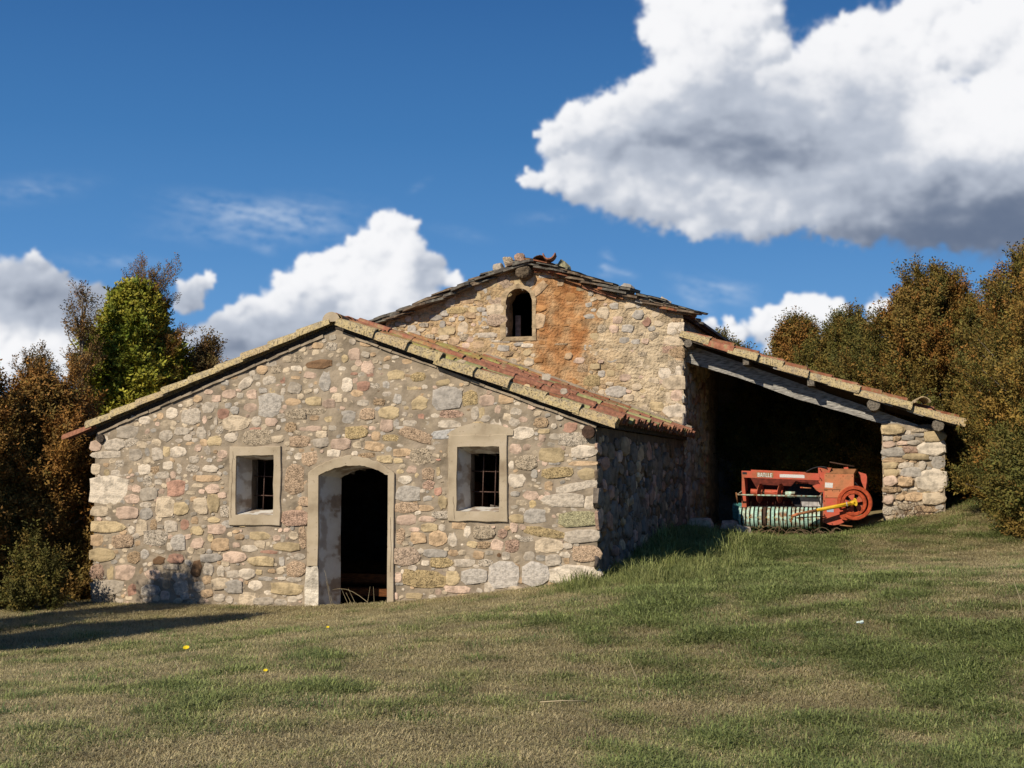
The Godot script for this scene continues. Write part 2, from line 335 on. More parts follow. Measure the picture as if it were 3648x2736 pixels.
func make_materials() -> void:
	tex.fine = grey(noise(1, 0.02, 5), 512, 0.62, 1.12)
	tex.stone = grey(noise(2, 0.0055, 7), 512, 0.66, 1.18, noise(3, 0.05, 4), 0.74, 0.6)
	tex.pitted = grey(noise(4, 0.012, 5), 512, 0.66, 1.2, noise(5, 0.035, 3), 0.64, 0.45)
	tex.veined = grey(noise(6, 0.010, 6), 512, 0.70, 1.16, noise(35, 0.03, 4), 0.76, 0.75)
	tex.mortar = grey(noise(7, 0.006, 6), 512, 0.72, 1.15, noise(8, 0.09, 2), 0.8, 0.7)
	tex.plaster = ramp(noise(9, 0.007, 5), 512, [[0.0, lin(.22, .16, .12)], [0.36, lin(.34, .27, .21)], [0.48, lin(.58, .55, .5)], [1.0, lin(.68, .66, .62)]])
	tex.concrete = ramp(noise(33, 0.006, 6), 512, [[0.0, lin(.25, .205, .15)], [0.3, lin(.36, .315, .24)], [0.5, lin(.42, .37, .285)], [0.75, lin(.45, .40, .32)], [1.0, lin(.52, .47, .39)]], noise(34, 0.05, 3), lin(.2, .16, .12), 0.78)
	tex.lichen = ramp(noise(10, 0.012, 5), 512, [[0.0, lin(.20, .16, .11)], [0.3, lin(.34, .28, .19)], [0.45, lin(.46, .36, .19)], [0.6, lin(.50, .39, .20)], [0.75, lin(.46, .36, .21)], [1.0, lin(.50, .46, .36)]], noise(11, 0.05, 3), lin(.05, .04, .03), 0.60)
	tex.red_tile = ramp(noise(12, 0.01, 5), 512, [[0.0, lin(.16, .07, .045)], [0.35, lin(.33, .13, .075)], [0.55, lin(.38, .16, .10)], [0.72, lin(.36, .25, .13)], [1.0, lin(.29, .28, .12)]], noise(13, 0.06, 3), lin(.07, .04, .025), 0.72)
	tex.slate = ramp(noise(14, 0.01, 5), 512, [[0.0, lin(.06, .052, .045)], [0.45, lin(.12, .105, .09)], [0.7, lin(.19, .175, .145)], [1.0, lin(.30, .29, .23)]], noise(15, 0.05, 3), lin(.03, .025, .02), 0.74)
	tex.rust = ramp(noise(16, 0.013, 5), 512, [[0.0, lin(.10, .035, .015)], [0.34, lin(.22, .085, .03)], [0.44, lin(.45, .42, .30)], [0.54, lin(.40, .60, .50)], [1.0, lin(.48, .68, .58)]])
	tex.red_paint = ramp(noise(17, 0.008, 5), 512, [[0.0, lin(.20, .09, .045)], [0.36, lin(.36, .10, .052)], [0.55, lin(.42, .08, .048)], [1.0, lin(.45, .10, .065)]], noise(18, 0.05, 3), lin(.10, .03, .02), 0.8)
	tex.faded_paint = ramp(noise(19, 0.007, 5), 512, [[0.0, lin(.25, .13, .065)], [0.4, lin(.42, .165, .08)], [0.7, lin(.45, .155, .075)], [1.0, lin(.45, .12, .065)]], noise(20, 0.05, 3), lin(.12, .05, .03), 0.8)
	tex.yellow_paint = ramp(noise(21, 0.015, 4), 256, [[0.0, lin(.25, .13, .03)], [0.35, lin(.62, .36, .02)], [1.0, lin(.72, .46, .03)]], noise(22, 0.07, 3), lin(.12, .06, .03), 0.76)
	var g := noise(23, 0.02, 4)
	g.domain_warp_enabled = true
	g.domain_warp_amplitude = 12.0
	tex.grain = grey(g, 512, 0.5, 1.15, noise(24, 0.05, 2), 0.78, 0.5)
	tex.soil = ramp(noise(25, 0.01, 6), 512, [[0.0, lin(.14, .105, .055)], [0.4, lin(.23, .18, .095)], [0.65, lin(.29, .235, .125)], [1.0, lin(.19, .185, .08)]])
	tex.paper = grey(noise(26, 0.05, 4), 256, 0.75, 1.05)
	tex.rough = grey(noise(27, 0.02, 6), 512, 0.0, 1.0)
	var cell := noise(28, 0.03, 3)
	tex.pits = grey(cell, 512, 0.2, 1.0, noise(29, 0.05, 2), 0.6, 0.0)
	tex.lumps = grey(noise(30, 0.006, 5), 512, 0.0, 1.0)

	var tone := {
		"w": [.68, .585, .475], "W": [.69, .60, .49], "t": [.58, .47, .34], "g": [.50, .435, .36], "b": [.42, .39, .355], "B": [.49, .455, .42],
		"p": [.63, .455, .355], "P": [.58, .43, .32], "r": [.48, .28, .205], "R": [.55, .37, .275], "o": [.54, .37, .22], "O": [.48, .245, .10],
		"y": [.54, .415, .235], "Y": [.56, .42, .225], "f": [.60, .42, .28], "n": [.21, .125, .07], "d": [.25, .185, .13], "e": [.21, .17, .14], "v": [.45, .43, .41], "m": [.44, .40, .24],  # d and e: brown stones with the side wall's shade in their colour
	}
	for k in tone:
		var c: Array = tone[k]
		if k in "wWtgbBpoyPf":
			c = [lerpf(c[0], .57, .2), lerpf(c[1], .455, .2), lerpf(c[2], .335, .2)]
		for i in 3:
			var f: float = [0.86, 1.0, 1.12][i]
			var pitted: bool = k in "fYmPR" or (k in "tow" and i == 0)
			var picture: Texture2D = tex.pitted if pitted else tex.veined if k in "bBgv" else tex.stone
			mat("stone_%s%d" % [k, i], lin(c[0] * f, c[1] * f, c[2] * f), 0.92, picture, 1.5 + 0.5 * i, tex.pits if pitted else tex.rough, 1.6 if pitted else 0.8)
	mats.stone_mixed = mat("stone_mixed", Color.WHITE, 0.92, tex.stone, 1.9, tex.rough, 0.8)
	mats.stone_mixed.vertex_color_use_as_albedo = true
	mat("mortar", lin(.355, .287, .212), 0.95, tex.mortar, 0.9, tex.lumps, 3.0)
	mats.mortar.vertex_color_use_as_albedo = true
	mat("barn_render", Color.WHITE, 0.95, tex.stone, 1.3, tex.rough, 3.5)
	mats.barn_render.vertex_color_use_as_albedo = true
	mat("concrete", lin(1.03, .955, .885), 0.9, tex.concrete, 0.55, tex.lumps, 1.2)
	mat("plaster", Color.WHITE, 0.9, tex.plaster, 0.8, tex.lumps, 1.0)
	mat("whitewash", lin(.72, .64, .53), 0.9, tex.stone, 1.4, tex.rough, 1.5)
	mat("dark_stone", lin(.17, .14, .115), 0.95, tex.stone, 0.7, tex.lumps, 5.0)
	mat("lichen_tile", Color.WHITE, 0.92, tex.lichen, 1.0, tex.rough, 0.8)
	mat("lichen_tile_pale", lin(1.0, .97, 1.0), 0.92, tex.lichen, 1.35, tex.rough, 0.8)
	mat("red_tile", Color.WHITE, 0.88, tex.red_tile, 0.9, tex.rough, 0.8)
	mat("red_tile_plain", lin(.37, .165, .10), 0.85, tex.fine, 1.4, tex.rough, 0.5)
	mat("brown_tile", lin(.75, .7, .62), 0.88, tex.red_tile, 1.3, tex.rough, 0.8)
	mat("slate", Color.WHITE, 0.85, tex.slate, 1.2, tex.rough, 1.2)
	mat("slate_brown", lin(1.15, .95, .8), 0.85, tex.slate, 0.9, tex.rough, 1.2)
	mat("grey_wood", lin(.40, .375, .345), 0.9, tex.grain, 1.2, tex.grain, 1.2)
	mats.grey_wood.uv1_scale = Vector3(0.6, 5.0, 3.0)
	mats.grey_wood.uv1_world_triplanar = false
	mat("dark_wood", lin(.10, .08, .065), 0.9, tex.grain, 2.0, tex.grain, 1.5)
	mat("log_end", lin(.24, .205, .165), 0.92, tex.grain, 2.4, tex.grain, 1.2)
	mat("orange_wood", lin(.20, .07, .02), 0.7, tex.grain, 1.5)
	mats.orange_wood.uv1_scale = Vector3(0.7, 4.0, 4.0)
	mat("iron", lin(.16, .10, .085), 0.7, tex.fine, 4.0, null, 1.0, 0.3)
	mat("red_paint", lin(1.16, 1.12, 1.05), 0.55, tex.red_paint, 1.1, tex.rough, 0.25)
	mat("faded_paint", lin(1.15, 1.1, 1.05), 0.65, tex.faded_paint, 1.0, tex.rough, 0.3)
	mat("rust_brown", lin(.30, .135, .06), 0.8, tex.stone, 2.0, tex.rough, 0.5)
	mat("dark_rust", lin(.085, .05, .035), 0.8, tex.stone, 3.0, tex.rough, 0.6)
	mat("mint_rust", Color.WHITE, 0.6, tex.rust, 1.4, tex.rough, 0.3)
	mat("mint", lin(.42, .64, .54), 0.6, tex.fine, 2.0)
	mat("teal", lin(.07, .26, .25), 0.6, tex.fine, 2.0)
	mat("yellow_paint", Color.WHITE, 0.5, tex.yellow_paint, 2.4)
	mat("black_rubber", lin(.03, .03, .035), 0.6, tex.fine, 2.0)
	mat("grey_sheet", lin(.50, .47, .45), 0.6, tex.stone, 2.0)
	mat("sticker", lin(.78, .75, .72), 0.6, tex.paper, 5.0)
	mat("sticker_blue", lin(.42, .50, .62), 0.6, tex.paper, 5.0)
	mat("sticker_worn", lin(.30, .20, .10), 0.7, tex.stone, 6.0)
	mat("soil", Color.WHITE, 0.98, tex.soil, 0.45, tex.lumps, 4.0)
	mat("bark", lin(.30, .25, .19), 0.95, tex.grain, 3.0, tex.grain, 1.5)
	for k in ["leaf", "ivy_leaf", "grass_blade"]:
		var m := StandardMaterial3D.new()
		m.resource_name = k
		m.vertex_color_use_as_albedo = true
		m.roughness = 0.55 if k == "ivy_leaf" else 0.75
		m.metallic_specular = 0.3
		m.cull_mode = BaseMaterial3D.CULL_DISABLED
		m.backlight_enabled = true
		m.backlight = Color(0.35, 0.35, 0.25) if k != "grass_blade" else Color(0.4, 0.4, 0.3)
		mats[k] = m

# ---------------------------------------------------------------- stones

func make_stone(seed_: int, blocky: float, jag: float) -> ArrayMesh:
	var r := RandomNumberGenerator.new()
	r.seed = seed_
	var n := 10
	var outline := PackedVector2Array()
	var off := r.randf() * TAU
	for i in n:
		var a := off + TAU * (i + r.randf_range(-0.3, 0.3)) / n
		var p := lerpf(2.0, 5.0, blocky)
		var k := pow(pow(absf(cos(a)), p) + pow(absf(sin(a)), p), -1.0 / p)
		k *= 0.5 * (1.0 + r.randf_range(-jag, jag * 0.5))
		outline.append(Vector2(cos(a), sin(a)) * k)
	var tilt := Vector2(r.randf_range(-0.5, 0.5), r.randf_range(-0.5, 0.5))
	var rings := []
	for q in [[1.03, -0.6], [0.965, 0.62], [0.78, 0.95]]:
		var ring := PackedVector3Array()
		for i in n:
			var c: Vector2 = outline[i] * q[0] * (1.0 + (r.randf_range(-0.07, 0.07) if q[1] > 0.0 else 0.0))
			ring.append(Vector3(c.x, c.y, q[1] * (1.0 + r.randf_range(-0.15, 0.15)) + (c.dot(tilt) if q[1] > 0.0 else 0.0)))
		rings.append(ring)
	var st := begin(r.randf() < 0.55)
	for k in 2:
		for i in n:
			var j := (i + 1) % n
			quad(st, rings[k][i], rings[k][j], rings[k + 1][j], rings[k + 1][i])
	var mid := Vector3(r.randf_range(-0.08, 0.08), r.randf_range(-0.08, 0.08), 1.0 + r.randf_range(-0.1, 0.15))
	for i in n:
		tri(st, mid, rings[2][i], rings[2][(i + 1) % n])
	return done(st)

func parse_stones(rows: Array) -> Array:
	var out := []
	for row in rows:
		for s in row.split(";"):
			var a: PackedStringArray = s.split(" ")
			out.append({"k": a[0], "u": a[1].to_float() / 100.0, "y": a[2].to_float() / 100.0, "w": a[3].to_float() / 100.0, "h": a[4].to_float() / 100.0, "r": deg_to_rad(a[5].to_float())})
	return out

# small stones strewn over what the listed ones leave free
func fill_stones(listed: Array, u0: float, u1: float, y0: float, top, bottom, blocked, tries: int, lo: float, hi: float, kinds: String, gap := 1.0) -> Array:
	var out := []
	for i in tries:
		var u := rr(u0, u1)
		var lowest: float = bottom.call(u)
		var highest: float = top.call(u)
		var y := rr(maxf(lowest, y0), highest - 0.08)
		var w := rr(lo, hi) * (1.0 - 0.5 * float(i) / tries)
		var h := w * rr(0.5, 0.95)
		if y + h * 0.5 > highest - 0.05 or blocked.call(u, y, w * 0.5 + 0.02):
			continue
		var free := true
		for s in listed:
			var dx: float = (u - s.u) / ((s.w + w) * 0.5 * gap + 0.012)
			var dy: float = (y - s.y) / ((s.h + h) * 0.5 * gap + 0.012)
			if dx * dx + dy * dy < 1.0:
				free = false
				break
		if free:
			var s := {"k": kinds[rng.randi() % kinds.length()], "u": u, "y": y, "w": w, "h": h, "r": rr(-0.4, 0.4)}
			out.append(s)
			listed.append(s)
	return out

func stone_mesh_for(k: String, wide := 0.0) -> ArrayMesh:
	if wide > 0.27:
		return stone_meshes[(rng.randi() % (stone_meshes.size() / 4)) * 4 + 2]
	return stone_meshes[rng.randi() % stone_meshes.size()]

func stone_place(s: Dictionary, deep: float, t: Transform3D) -> Transform3D:
	var d: float = deep * rr(0.5, 1.25) * clampf(minf(s.w, s.h * 1.6) / 0.2, 0.45, 1.3)
	var flip := Basis(Vector3.BACK, PI if rng.randf() < 0.5 else 0.0)
	var b := Basis(Vector3.BACK, s.r + rr(-0.06, 0.06)) * Basis.from_scale(Vector3(s.w * 1.13, s.h * 1.15, d)) * flip
	return t * Transform3D(b, Vector3(s.u, s.y, 0.0))

# the largest as stones of their own, the others joined
func lay_stones(list: Array, deep: float, parent: Node, most: int, called := "stone", t := Transform3D()) -> void:
	list.sort_custom(func(a, b): return a.w * a.h > b.w * b.h)
	var verts := PackedVector3Array()
	var normals := PackedVector3Array()
	var paint := PackedColorArray()
	for i in list.size():
		var s: Dictionary = list[i]
		var m := stone_mesh_for(s.k, s.w)
		var where := stone_place(s, deep, t)
		var stuff: StandardMaterial3D = mats["stone_%s%d" % [s.k, rng.randi() % 3]]
		if i < most:
			obj(called, m, stuff, parent, where)
			continue
		var c := stuff.albedo_color.srgb_to_linear()
		var arrays := m.surface_get_arrays(0)
		var v: PackedVector3Array = arrays[Mesh.ARRAY_VERTEX]
		var nn: PackedVector3Array = arrays[Mesh.ARRAY_NORMAL]
		var turn := where.basis.inverse().transposed()
		var order: Variant = arrays[Mesh.ARRAY_INDEX]
		if order == null:
			order = range(v.size())
		for k in order:
			verts.append(where * v[k])
			normals.append((turn * nn[k]).normalized())
			paint.append(c)
	if verts.size():
		var arrays := []
		arrays.resize(Mesh.ARRAY_MAX)
		arrays[Mesh.ARRAY_VERTEX] = verts
		arrays[Mesh.ARRAY_NORMAL] = normals
		arrays[Mesh.ARRAY_COLOR] = paint
		var am := ArrayMesh.new()
		am.add_surface_from_arrays(Mesh.PRIMITIVE_TRIANGLES, arrays)
		tag(obj("small_stones", am, mats.stone_mixed, parent), "", "", "", "stuff")

# a wall face in x and y with an uneven surface; holes are left where hole(u, y) is true
func wall_face(u0: float, u1: float, du: float, bottom, top, hole, amp: float, paint, seed_ := 0.0) -> ArrayMesh:
	var nu := int(ceil((u1 - u0) / du))
	var hmax := 0.0
	for i in nu + 1:
		hmax = maxf(hmax, top.call(lerpf(u0, u1, float(i) / nu)) - bottom.call(lerpf(u0, u1, float(i) / nu)))
	var ny := int(ceil(hmax / du))
	var st := begin(false)
	var idx := 0
	for i in nu + 1:
		var u := lerpf(u0, u1, float(i) / nu)
		var lo: float = bottom.call(u)
		var hi: float = top.call(u)
		for j in ny + 1:
			var y := lerpf(lo, hi, float(j) / ny)
			var e := 0.02 * bump_noise.get_noise_3d(y * 2.0, seed_ + 9.0, 1.0) if (i == 0 or i == nu) else 0.0
			st.set_color(paint.call(u, y))
			st.add_vertex(Vector3(u + e, y, amp * (bump_noise.get_noise_3d(u, y, seed_) * 1.0 + 0.9 * bump_noise.get_noise_3d(u * 3.5, y * 3.5, seed_ + 5.0))))
	for i in nu:
		for j in ny:
			var u := lerpf(u0, u1, (i + 0.5) / nu)
			var y := lerpf(bottom.call(u), top.call(u), (j + 0.5) / ny)
			if hole.call(u, y):
				continue
			var a := i * (ny + 1) + j
			var b := a + ny + 1
			for k in [a, a + 1, b + 1, a, b + 1, b]:
				st.add_index(k)
	st.generate_normals()
	return st.commit()

# ---------------------------------------------------------------- sky: air and clouds by direction (degrees right of the view axis, degrees up)

func air(el: float, az: float) -> Color:
	var stops := [[-2.0, .24, .46, .74], [2.0, .19, .415, .715], [6.0, .135, .335, .65], [9.5, .090, .26, .56], [14.0, .056, .193, .455], [20.0, .034, .130, .35], [40.0, .018, .085, .26], [90.0, .012, .06, .20]]
	for i in stops.size() - 1:
		if el <= stops[i + 1][0]:
			var t: float = clampf((el - stops[i][0]) / (stops[i + 1][0] - stops[i][0]), 0.0, 1.0)
			var c := Color(lerpf(stops[i][1], stops[i + 1][1], t), lerpf(stops[i][2], stops[i + 1][2], t), lerpf(stops[i][3], stops[i + 1][3], t))
			return c
	return Color(.012, .06, .20)

# clouds as heaps of round lobes: [across, up, radius] in hundredths of a degree-like picture unit, 1000 units = about 19 degrees
const HEAPS := [
	[1545, 30, 150], [1470, 60, 95], [1640, 20, 75], [1560, 150, 140], [1450, 230, 110], [1370, 250, 95], [1300, 268, 85], [1235, 290, 62], [1195, 312, 42], [1255, 372, 82], [1340, 400, 100], [1147, 385, 30], [1200, 385, 45], [1440, 425, 95], [1550, 455, 85], [1560, 330, 150],
	[1770, 160, 118], [1700, 235, 100], [1850, 130, 110], [1945, 90, 105], [2070, 90, 125], [2190, 60, 140], [2330, 60, 170], [1790, 310, 160], [1960, 320, 190], [2150, 330, 190], [2340, 330, 210], [1700, 425, 110], [1840, 450, 105], [1980, 470, 100], [2130, 490, 95], [2290, 500, 110], [2480, 480, 130], [1640, 470, 70],
	[850, 497, 58], [812, 520, 55], [890, 555, 60], [840, 600, 90], [760, 590, 75], [700, 612, 70], [655, 620, 52], [900, 640, 70], [600, 665, 68], [550, 680, 50], [510, 712, 58], [440, 735, 52], [395, 750, 40], [640, 740, 110], [760, 730, 120], [500, 800, 100], [380, 800, 70], [880, 720, 90], [950, 598, 36], [985, 602, 28], [1005, 625, 26],
	[418, 625, 32], [400, 650, 34], [446, 612, 26],
	[-20, 600, 70], [40, 610, 66], [100, 640, 72], [180, 660, 70], [20, 690, 85], [150, 720, 80], [-90, 640, 90], [240, 690, 60],
	[60, 765, 75], [150, 770, 75], [240, 775, 70], [310, 765, 60], [350, 790, 60], [0, 790, 80],
	[1722, 668, 42], [1680, 692, 48], [1762, 676, 44], [1640, 705, 40], [1800, 690, 46], [1585, 720, 36], [1530, 700, 22], [1900, 668, 34], [1925, 690, 40], [1700, 740, 70], [1820, 740, 70],
]
const SHADES := [[1610, 312, 230, 66, 0.55], [1690, 345, 130, 46, 0.6], [1560, 250, 130, 60, 0.18], [1480, 300, 130, 60, 0.25], [1380, 330, 150, 40, 0.3], [1500, 470, 180, 40, 0.3], [1260, 440, 120, 45, 0.25], [1740, 205, 150, 70, 0.16], [1900, 260, 60, 90, 0.3], [1950, 430, 170, 50, 0.42], [2150, 490, 210, 76, 1.3], [2350, 495, 240, 90, 1.4], [2080, 540, 160, 40, 0.6], [1980, 515, 160, 36, 0.7], [1780, 515, 150, 26, 0.4], [1590, 180, 60, 80, 0.15], [600, 760, 200, 70, 0.5], [430, 760, 110, 60, 0.4], [760, 760, 130, 70, 0.45], [500, 735, 60, 25, 0.25], [690, 690, 40, 50, 0.15], [925, 590, 35, 60, 0.35], [30, 625, 190, 50, 0.62], [190, 650, 120, 44, 0.6], [120, 690, 120, 22, 0.3], [410, 655, 50, 30, 0.4], [1700, 765, 120, 40, 0.3], [1308, 575, 25, 25, 0.35]]
const VEILS := [[560, 465, 170, 34, 0.34, -0.06], [470, 440, 110, 24, 0.22, 0.1], [650, 480, 110, 26, 0.30, 0.12], [560, 510, 180, 22, 0.16, 0.0], [60, 410, 120, 26, 0.17, -0.1], [240, 565, 90, 16, 0.22, 0.05], [1560, 632, 70, 22, 0.30, 0.3], [1495, 640, 40, 30, 0.28, 0.6], [1600, 625, 50, 14, 0.2, 0.1], [575, 535, 26, 14, 0.22, 0.2], [1000, 505, 60, 14, 0.10, 0.2], [1180, 470, 60, 14, 0.12, -0.1], [900, 405, 22, 10, 0.10, -0.5], [1309, 572, 14, 24, 0.5, 0.0], [1340, 590, 30, 10, 0.25, 0.2]]

func cloud_over(x: float, y: float, back: Color, heaps: Array, shades: Array, veils: Array, detail: bool) -> Color:
	var c := back
	var wx := x + 14.0 * cloud_noise.get_noise_2d(x * 0.9, y * 0.9) + 7.0 * cloud_noise.get_noise_2d(x * 3.5 + 900.0, y * 3.5)
	var wy := y + 14.0 * cloud_noise.get_noise_2d(x * 0.9 + 500.0, y * 0.9) + 7.0 * cloud_noise.get_noise_2d(x * 3.5, y * 3.5 + 700.0)
	for v in veils:
		var dx: float = (x - v[0] + 14.0 * cloud_noise.get_noise_2d(x, y * 2.0 + 77.0)) / v[2]
		var dy: float = (y - v[1] - v[5] * (x - v[0])) / v[3]
		var q := dx * dx + dy * dy
		if q < 3.0:
			var streak := 0.55 + 0.9 * cloud_noise.get_noise_2d(x * 0.7, (y - 0.2 * x) * 4.0) + 0.5 * cloud_noise.get_noise_2d(x * 2.5, (y - 0.1 * x) * 6.0)
			c = c.lerp(Color(.70, .78, .88), clampf(v[4] * exp(-q * 1.3) * clampf(streak, 0.0, 1.6), 0.0, 1.0))
	var sum := 0.0
	var ball := Vector3.ZERO
	for h in heaps:
		var dx: float = wx - h[0]
		var dy: float = wy - h[1]
		var r: float = h[2]
		var q := (dx * dx + dy * dy) / (r * r)
		if q < 1.7:
			var k := exp(-q * 2.6)
			sum += k
			ball += Vector3(dx / r, dy / r, 0.35 + sqrt(maxf(0.0, 1.0 - q))) * k * (1.6 if r < 45.0 else 1.0)
	if sum < 0.02:
		return c
	var n0 := cloud_noise.get_noise_2d(x * 0.55 + 60.0, y * 0.7)
	var n2 := cloud_noise.get_noise_2d(x * 3.4 + 300.0, y * 3.8)
	var n3 := cloud_noise.get_noise_2d(x * 9.0 + 100.0, y * 10.0) if detail else 0.0
	var rim := sum - 0.22 + 0.14 * n2 + 0.06 * n3
	var alpha := smoothstep(-0.07, 0.20 + 0.34 * clampf(n0 + 0.35, 0.0, 1.0), rim)
	if alpha <= 0.0:
		return c
	var shade := 0.0
	for s in shades:
		var dx: float = (wx - s[0]) / s[2]
		var dy: float = (wy - s[1]) / s[3]
		var q := dx * dx + dy * dy
		if q < 6.0:
			shade += s[4] * exp(-q * 0.75)
	# each billow is lit by the sun over the viewer's left shoulder
	var lit := ball.normalized().dot(Vector3(-0.42, -0.56, 0.71)) + 0.07 * n2 + 0.04 * n3
	shade += 0.52 * (1.0 - smoothstep(0.0, 0.92, lit)) + 0.10 * (1.0 - smoothstep(0.0, 0.3, rim)) + 0.06 * n0
	shade *= 1.0 + 0.55 * cloud_noise.get_noise_2d(x * 0.8 + 20.0, y * 1.6 + 40.0)
	shade = 1.15 * (1.0 - exp(-1.15 * maxf(shade, 0.0)))
	var body := Color(.95, .95, .965).lerp(Color(.50, .545, .63), smoothstep(0.02, 0.55, shade)).lerp(Color(.125, .165, .25), smoothstep(0.45, 1.2, shade))
	return c.lerp(body, alpha * 0.985)

func make_sky() -> PanoramaSkyMaterial:
	cloud_noise = noise(41, 0.011, 4)
	var r := RandomNumberGenerator.new()
	r.seed = 77
	# the same kind of clouds all round, strewn at random outside the part that the photograph shows
	var w := 1024
	var h := 512
	var im := Image.create(w, h, false, Image.FORMAT_RGBF)
	var bins := {}
	var shade_bins := {}
	for k in 46:
		var cx := r.randf_range(-9600.0, 9600.0)
		var up := r.randf_range(1.0, 60.0)
		if absf(cx) < 1500.0 and up < 30.0:
			continue
		var base_y := 1035.0 - up * 52.4
		var wide := r.randf_range(150.0, 620.0)
		for q in int(wide / 22.0):
			var px := cx + r.randf_range(-wide, wide)
			var near := 1.0 - absf(px - cx) / wide
			var b := [px, base_y - r.randf() * near * wide * 0.45, r.randf_range(50.0, 95.0) * (0.6 + 0.8 * near)]
			for kk in range(int(floor((b[0] - 250.0) / 200.0)), int(floor((b[0] + 250.0) / 200.0)) + 1):
				bins.get_or_add(kk, []).append(b)
		var s := [cx, base_y + 10.0, wide * 0.9, wide * 0.16 + 30.0, r.randf_range(0.4, 0.9)]
		for kk in range(int(floor((cx - 2.0 * wide) / 200.0)), int(floor((cx + 2.0 * wide) / 200.0)) + 1):
			shade_bins.get_or_add(kk, []).append(s)
	for j in h:
		var el := 90.0 - (j + 0.5) / h * 180.0
		for i in w:
			var az := (i + 0.5) / w * 360.0 - 180.0
			if el < -3.0:
				im.set_pixel(i, j, Color(.16, .17, .13))
				continue
			var c := air(el, az)
			var x := az * 52.4 * cos(deg_to_rad(minf(el, 75.0)))
			var kk := int(floor(x / 200.0))
			if bins.has(kk):
				c = cloud_over(x, 1035.0 - el * 52.4, c, bins[kk], shade_bins.get(kk, []), [], false)
			im.set_pixel(i, j, c)
	im.resize(4096, 2048, Image.INTERPOLATE_CUBIC)
	# the part in view, finer: every heap also carries smaller lobes on its upper side
	var cells := {}
	for k in HEAPS.size():
		var hp: Array = HEAPS[k]
		var lobes := [hp]
		for q in (7 if hp[2] > 60 else 4):
			var a := r.randf_range(-PI, PI)
			var rad: float = hp[2] * r.randf_range(0.55, 0.95)
			lobes.append([hp[0] + cos(a) * rad, hp[1] + sin(a) * rad * (1.0 if sin(a) < 0.0 else 0.6), hp[2] * r.randf_range(0.2, 0.42)])
		for l in lobes:
			var reach: float = l[2] * 1.31 + 24.0
			for cx in range(int(floor((l[0] - reach) / 60.0)), int(floor((l[0] + reach) / 60.0)) + 1):
				for cy in range(int(floor((l[1] - reach) / 60.0)), int(floor((l[1] + reach) / 60.0)) + 1):
					cells.get_or_add(Vector2i(cx, cy), []).append(l)
	var p := atan(205.5 / 3000.0)
	for j in range(762, 1060):
		var el := deg_to_rad(90.0 - (j + 0.5) / 2048.0 * 180.0)
		for i in range(2048 - 290, 2048 + 290):
			var az := deg_to_rad((i + 0.5) / 4096.0 * 360.0 - 180.0)
			var d := Vector3(sin(az) * cos(el), sin(el), cos(az) * cos(el))
			var fwd := d.z * cos(p) + d.y * sin(p)
			var up := d.y * cos(p) - d.z * sin(p)
			var x := 1106.0 + 3000.0 * d.x / fwd
			var y := 829.5 - 3000.0 * up / fwd
			var edge := minf(minf(x + 330.0, 2542.0 - x), y + 190.0)
			if edge <= 0.0:
				continue
			var c := cloud_over(x, y, air(rad_to_deg(el), rad_to_deg(az)), cells.get(Vector2i(int(floor(x / 60.0)), int(floor(y / 60.0))), []), SHADES, VEILS, true)
			var old := im.get_pixel(i, j)
			im.set_pixel(i, j, old.lerp(c, smoothstep(0.0, 160.0, edge)))
	# the panorama begins at the view's axis
	var turned := Image.create(4096, 2048, false, Image.FORMAT_RGBF)
	turned.blit_rect(im, Rect2i(2048, 0, 2048, 2048), Vector2i(0, 0))
	turned.blit_rect(im, Rect2i(0, 0, 2048, 2048), Vector2i(2048, 0))
	im = turned
	var m := PanoramaSkyMaterial.new()
	m.panorama = ImageTexture.create_from_image(im)
	return m

# ---------------------------------------------------------------- the slope

func make_ground() -> void:
	var xs := PackedFloat32Array()
	var zs := PackedFloat32Array()
	var step := -400.0
	while step < 400.0:
		xs.append(step)
		step += 0.25 if absf(step + 0.1) < 13.0 else clampf(absf(step) * 0.15, 0.5, 60.0)
	xs.append(400.0)
	step = 300.0
	while step > -600.0:
		zs.append(step)
		step -= 0.25 if step < 2.0 and step > -34.0 else clampf(absf(step + 16.0) * 0.15, 0.5, 70.0)
	zs.append(-600.0)
	var st := begin(false)
	for x in xs:
		for z in zs:
			var y := ground_y(x, z)
			var q := site.affine_inverse() * Vector3(x, 0, z)
			if q.x > -7.9 and q.x < -0.2 and -q.z > 0.22 and -q.z < 13.2:
				y -= 0.9
			var near := 1.0 if absf(x) < 20.0 and z < 4.0 and z > -40.0 else 0.0
			st.add_vertex(Vector3(x, y + near * 0.02 * bump_noise.get_noise_2d(x * 1.6, z * 1.6), z))
	var n := zs.size()
	for i in xs.size() - 1:
		for j in n - 1:
			var a := i * n + j
			for k in [a, a + 1, a + n + 1, a, a + n + 1, a + n]:
				st.add_index(k)
	tag(obj("ground", done(st), mats.soil, self), "", "", "", "structure")

# ---------------------------------------------------------------- curved roof tiles

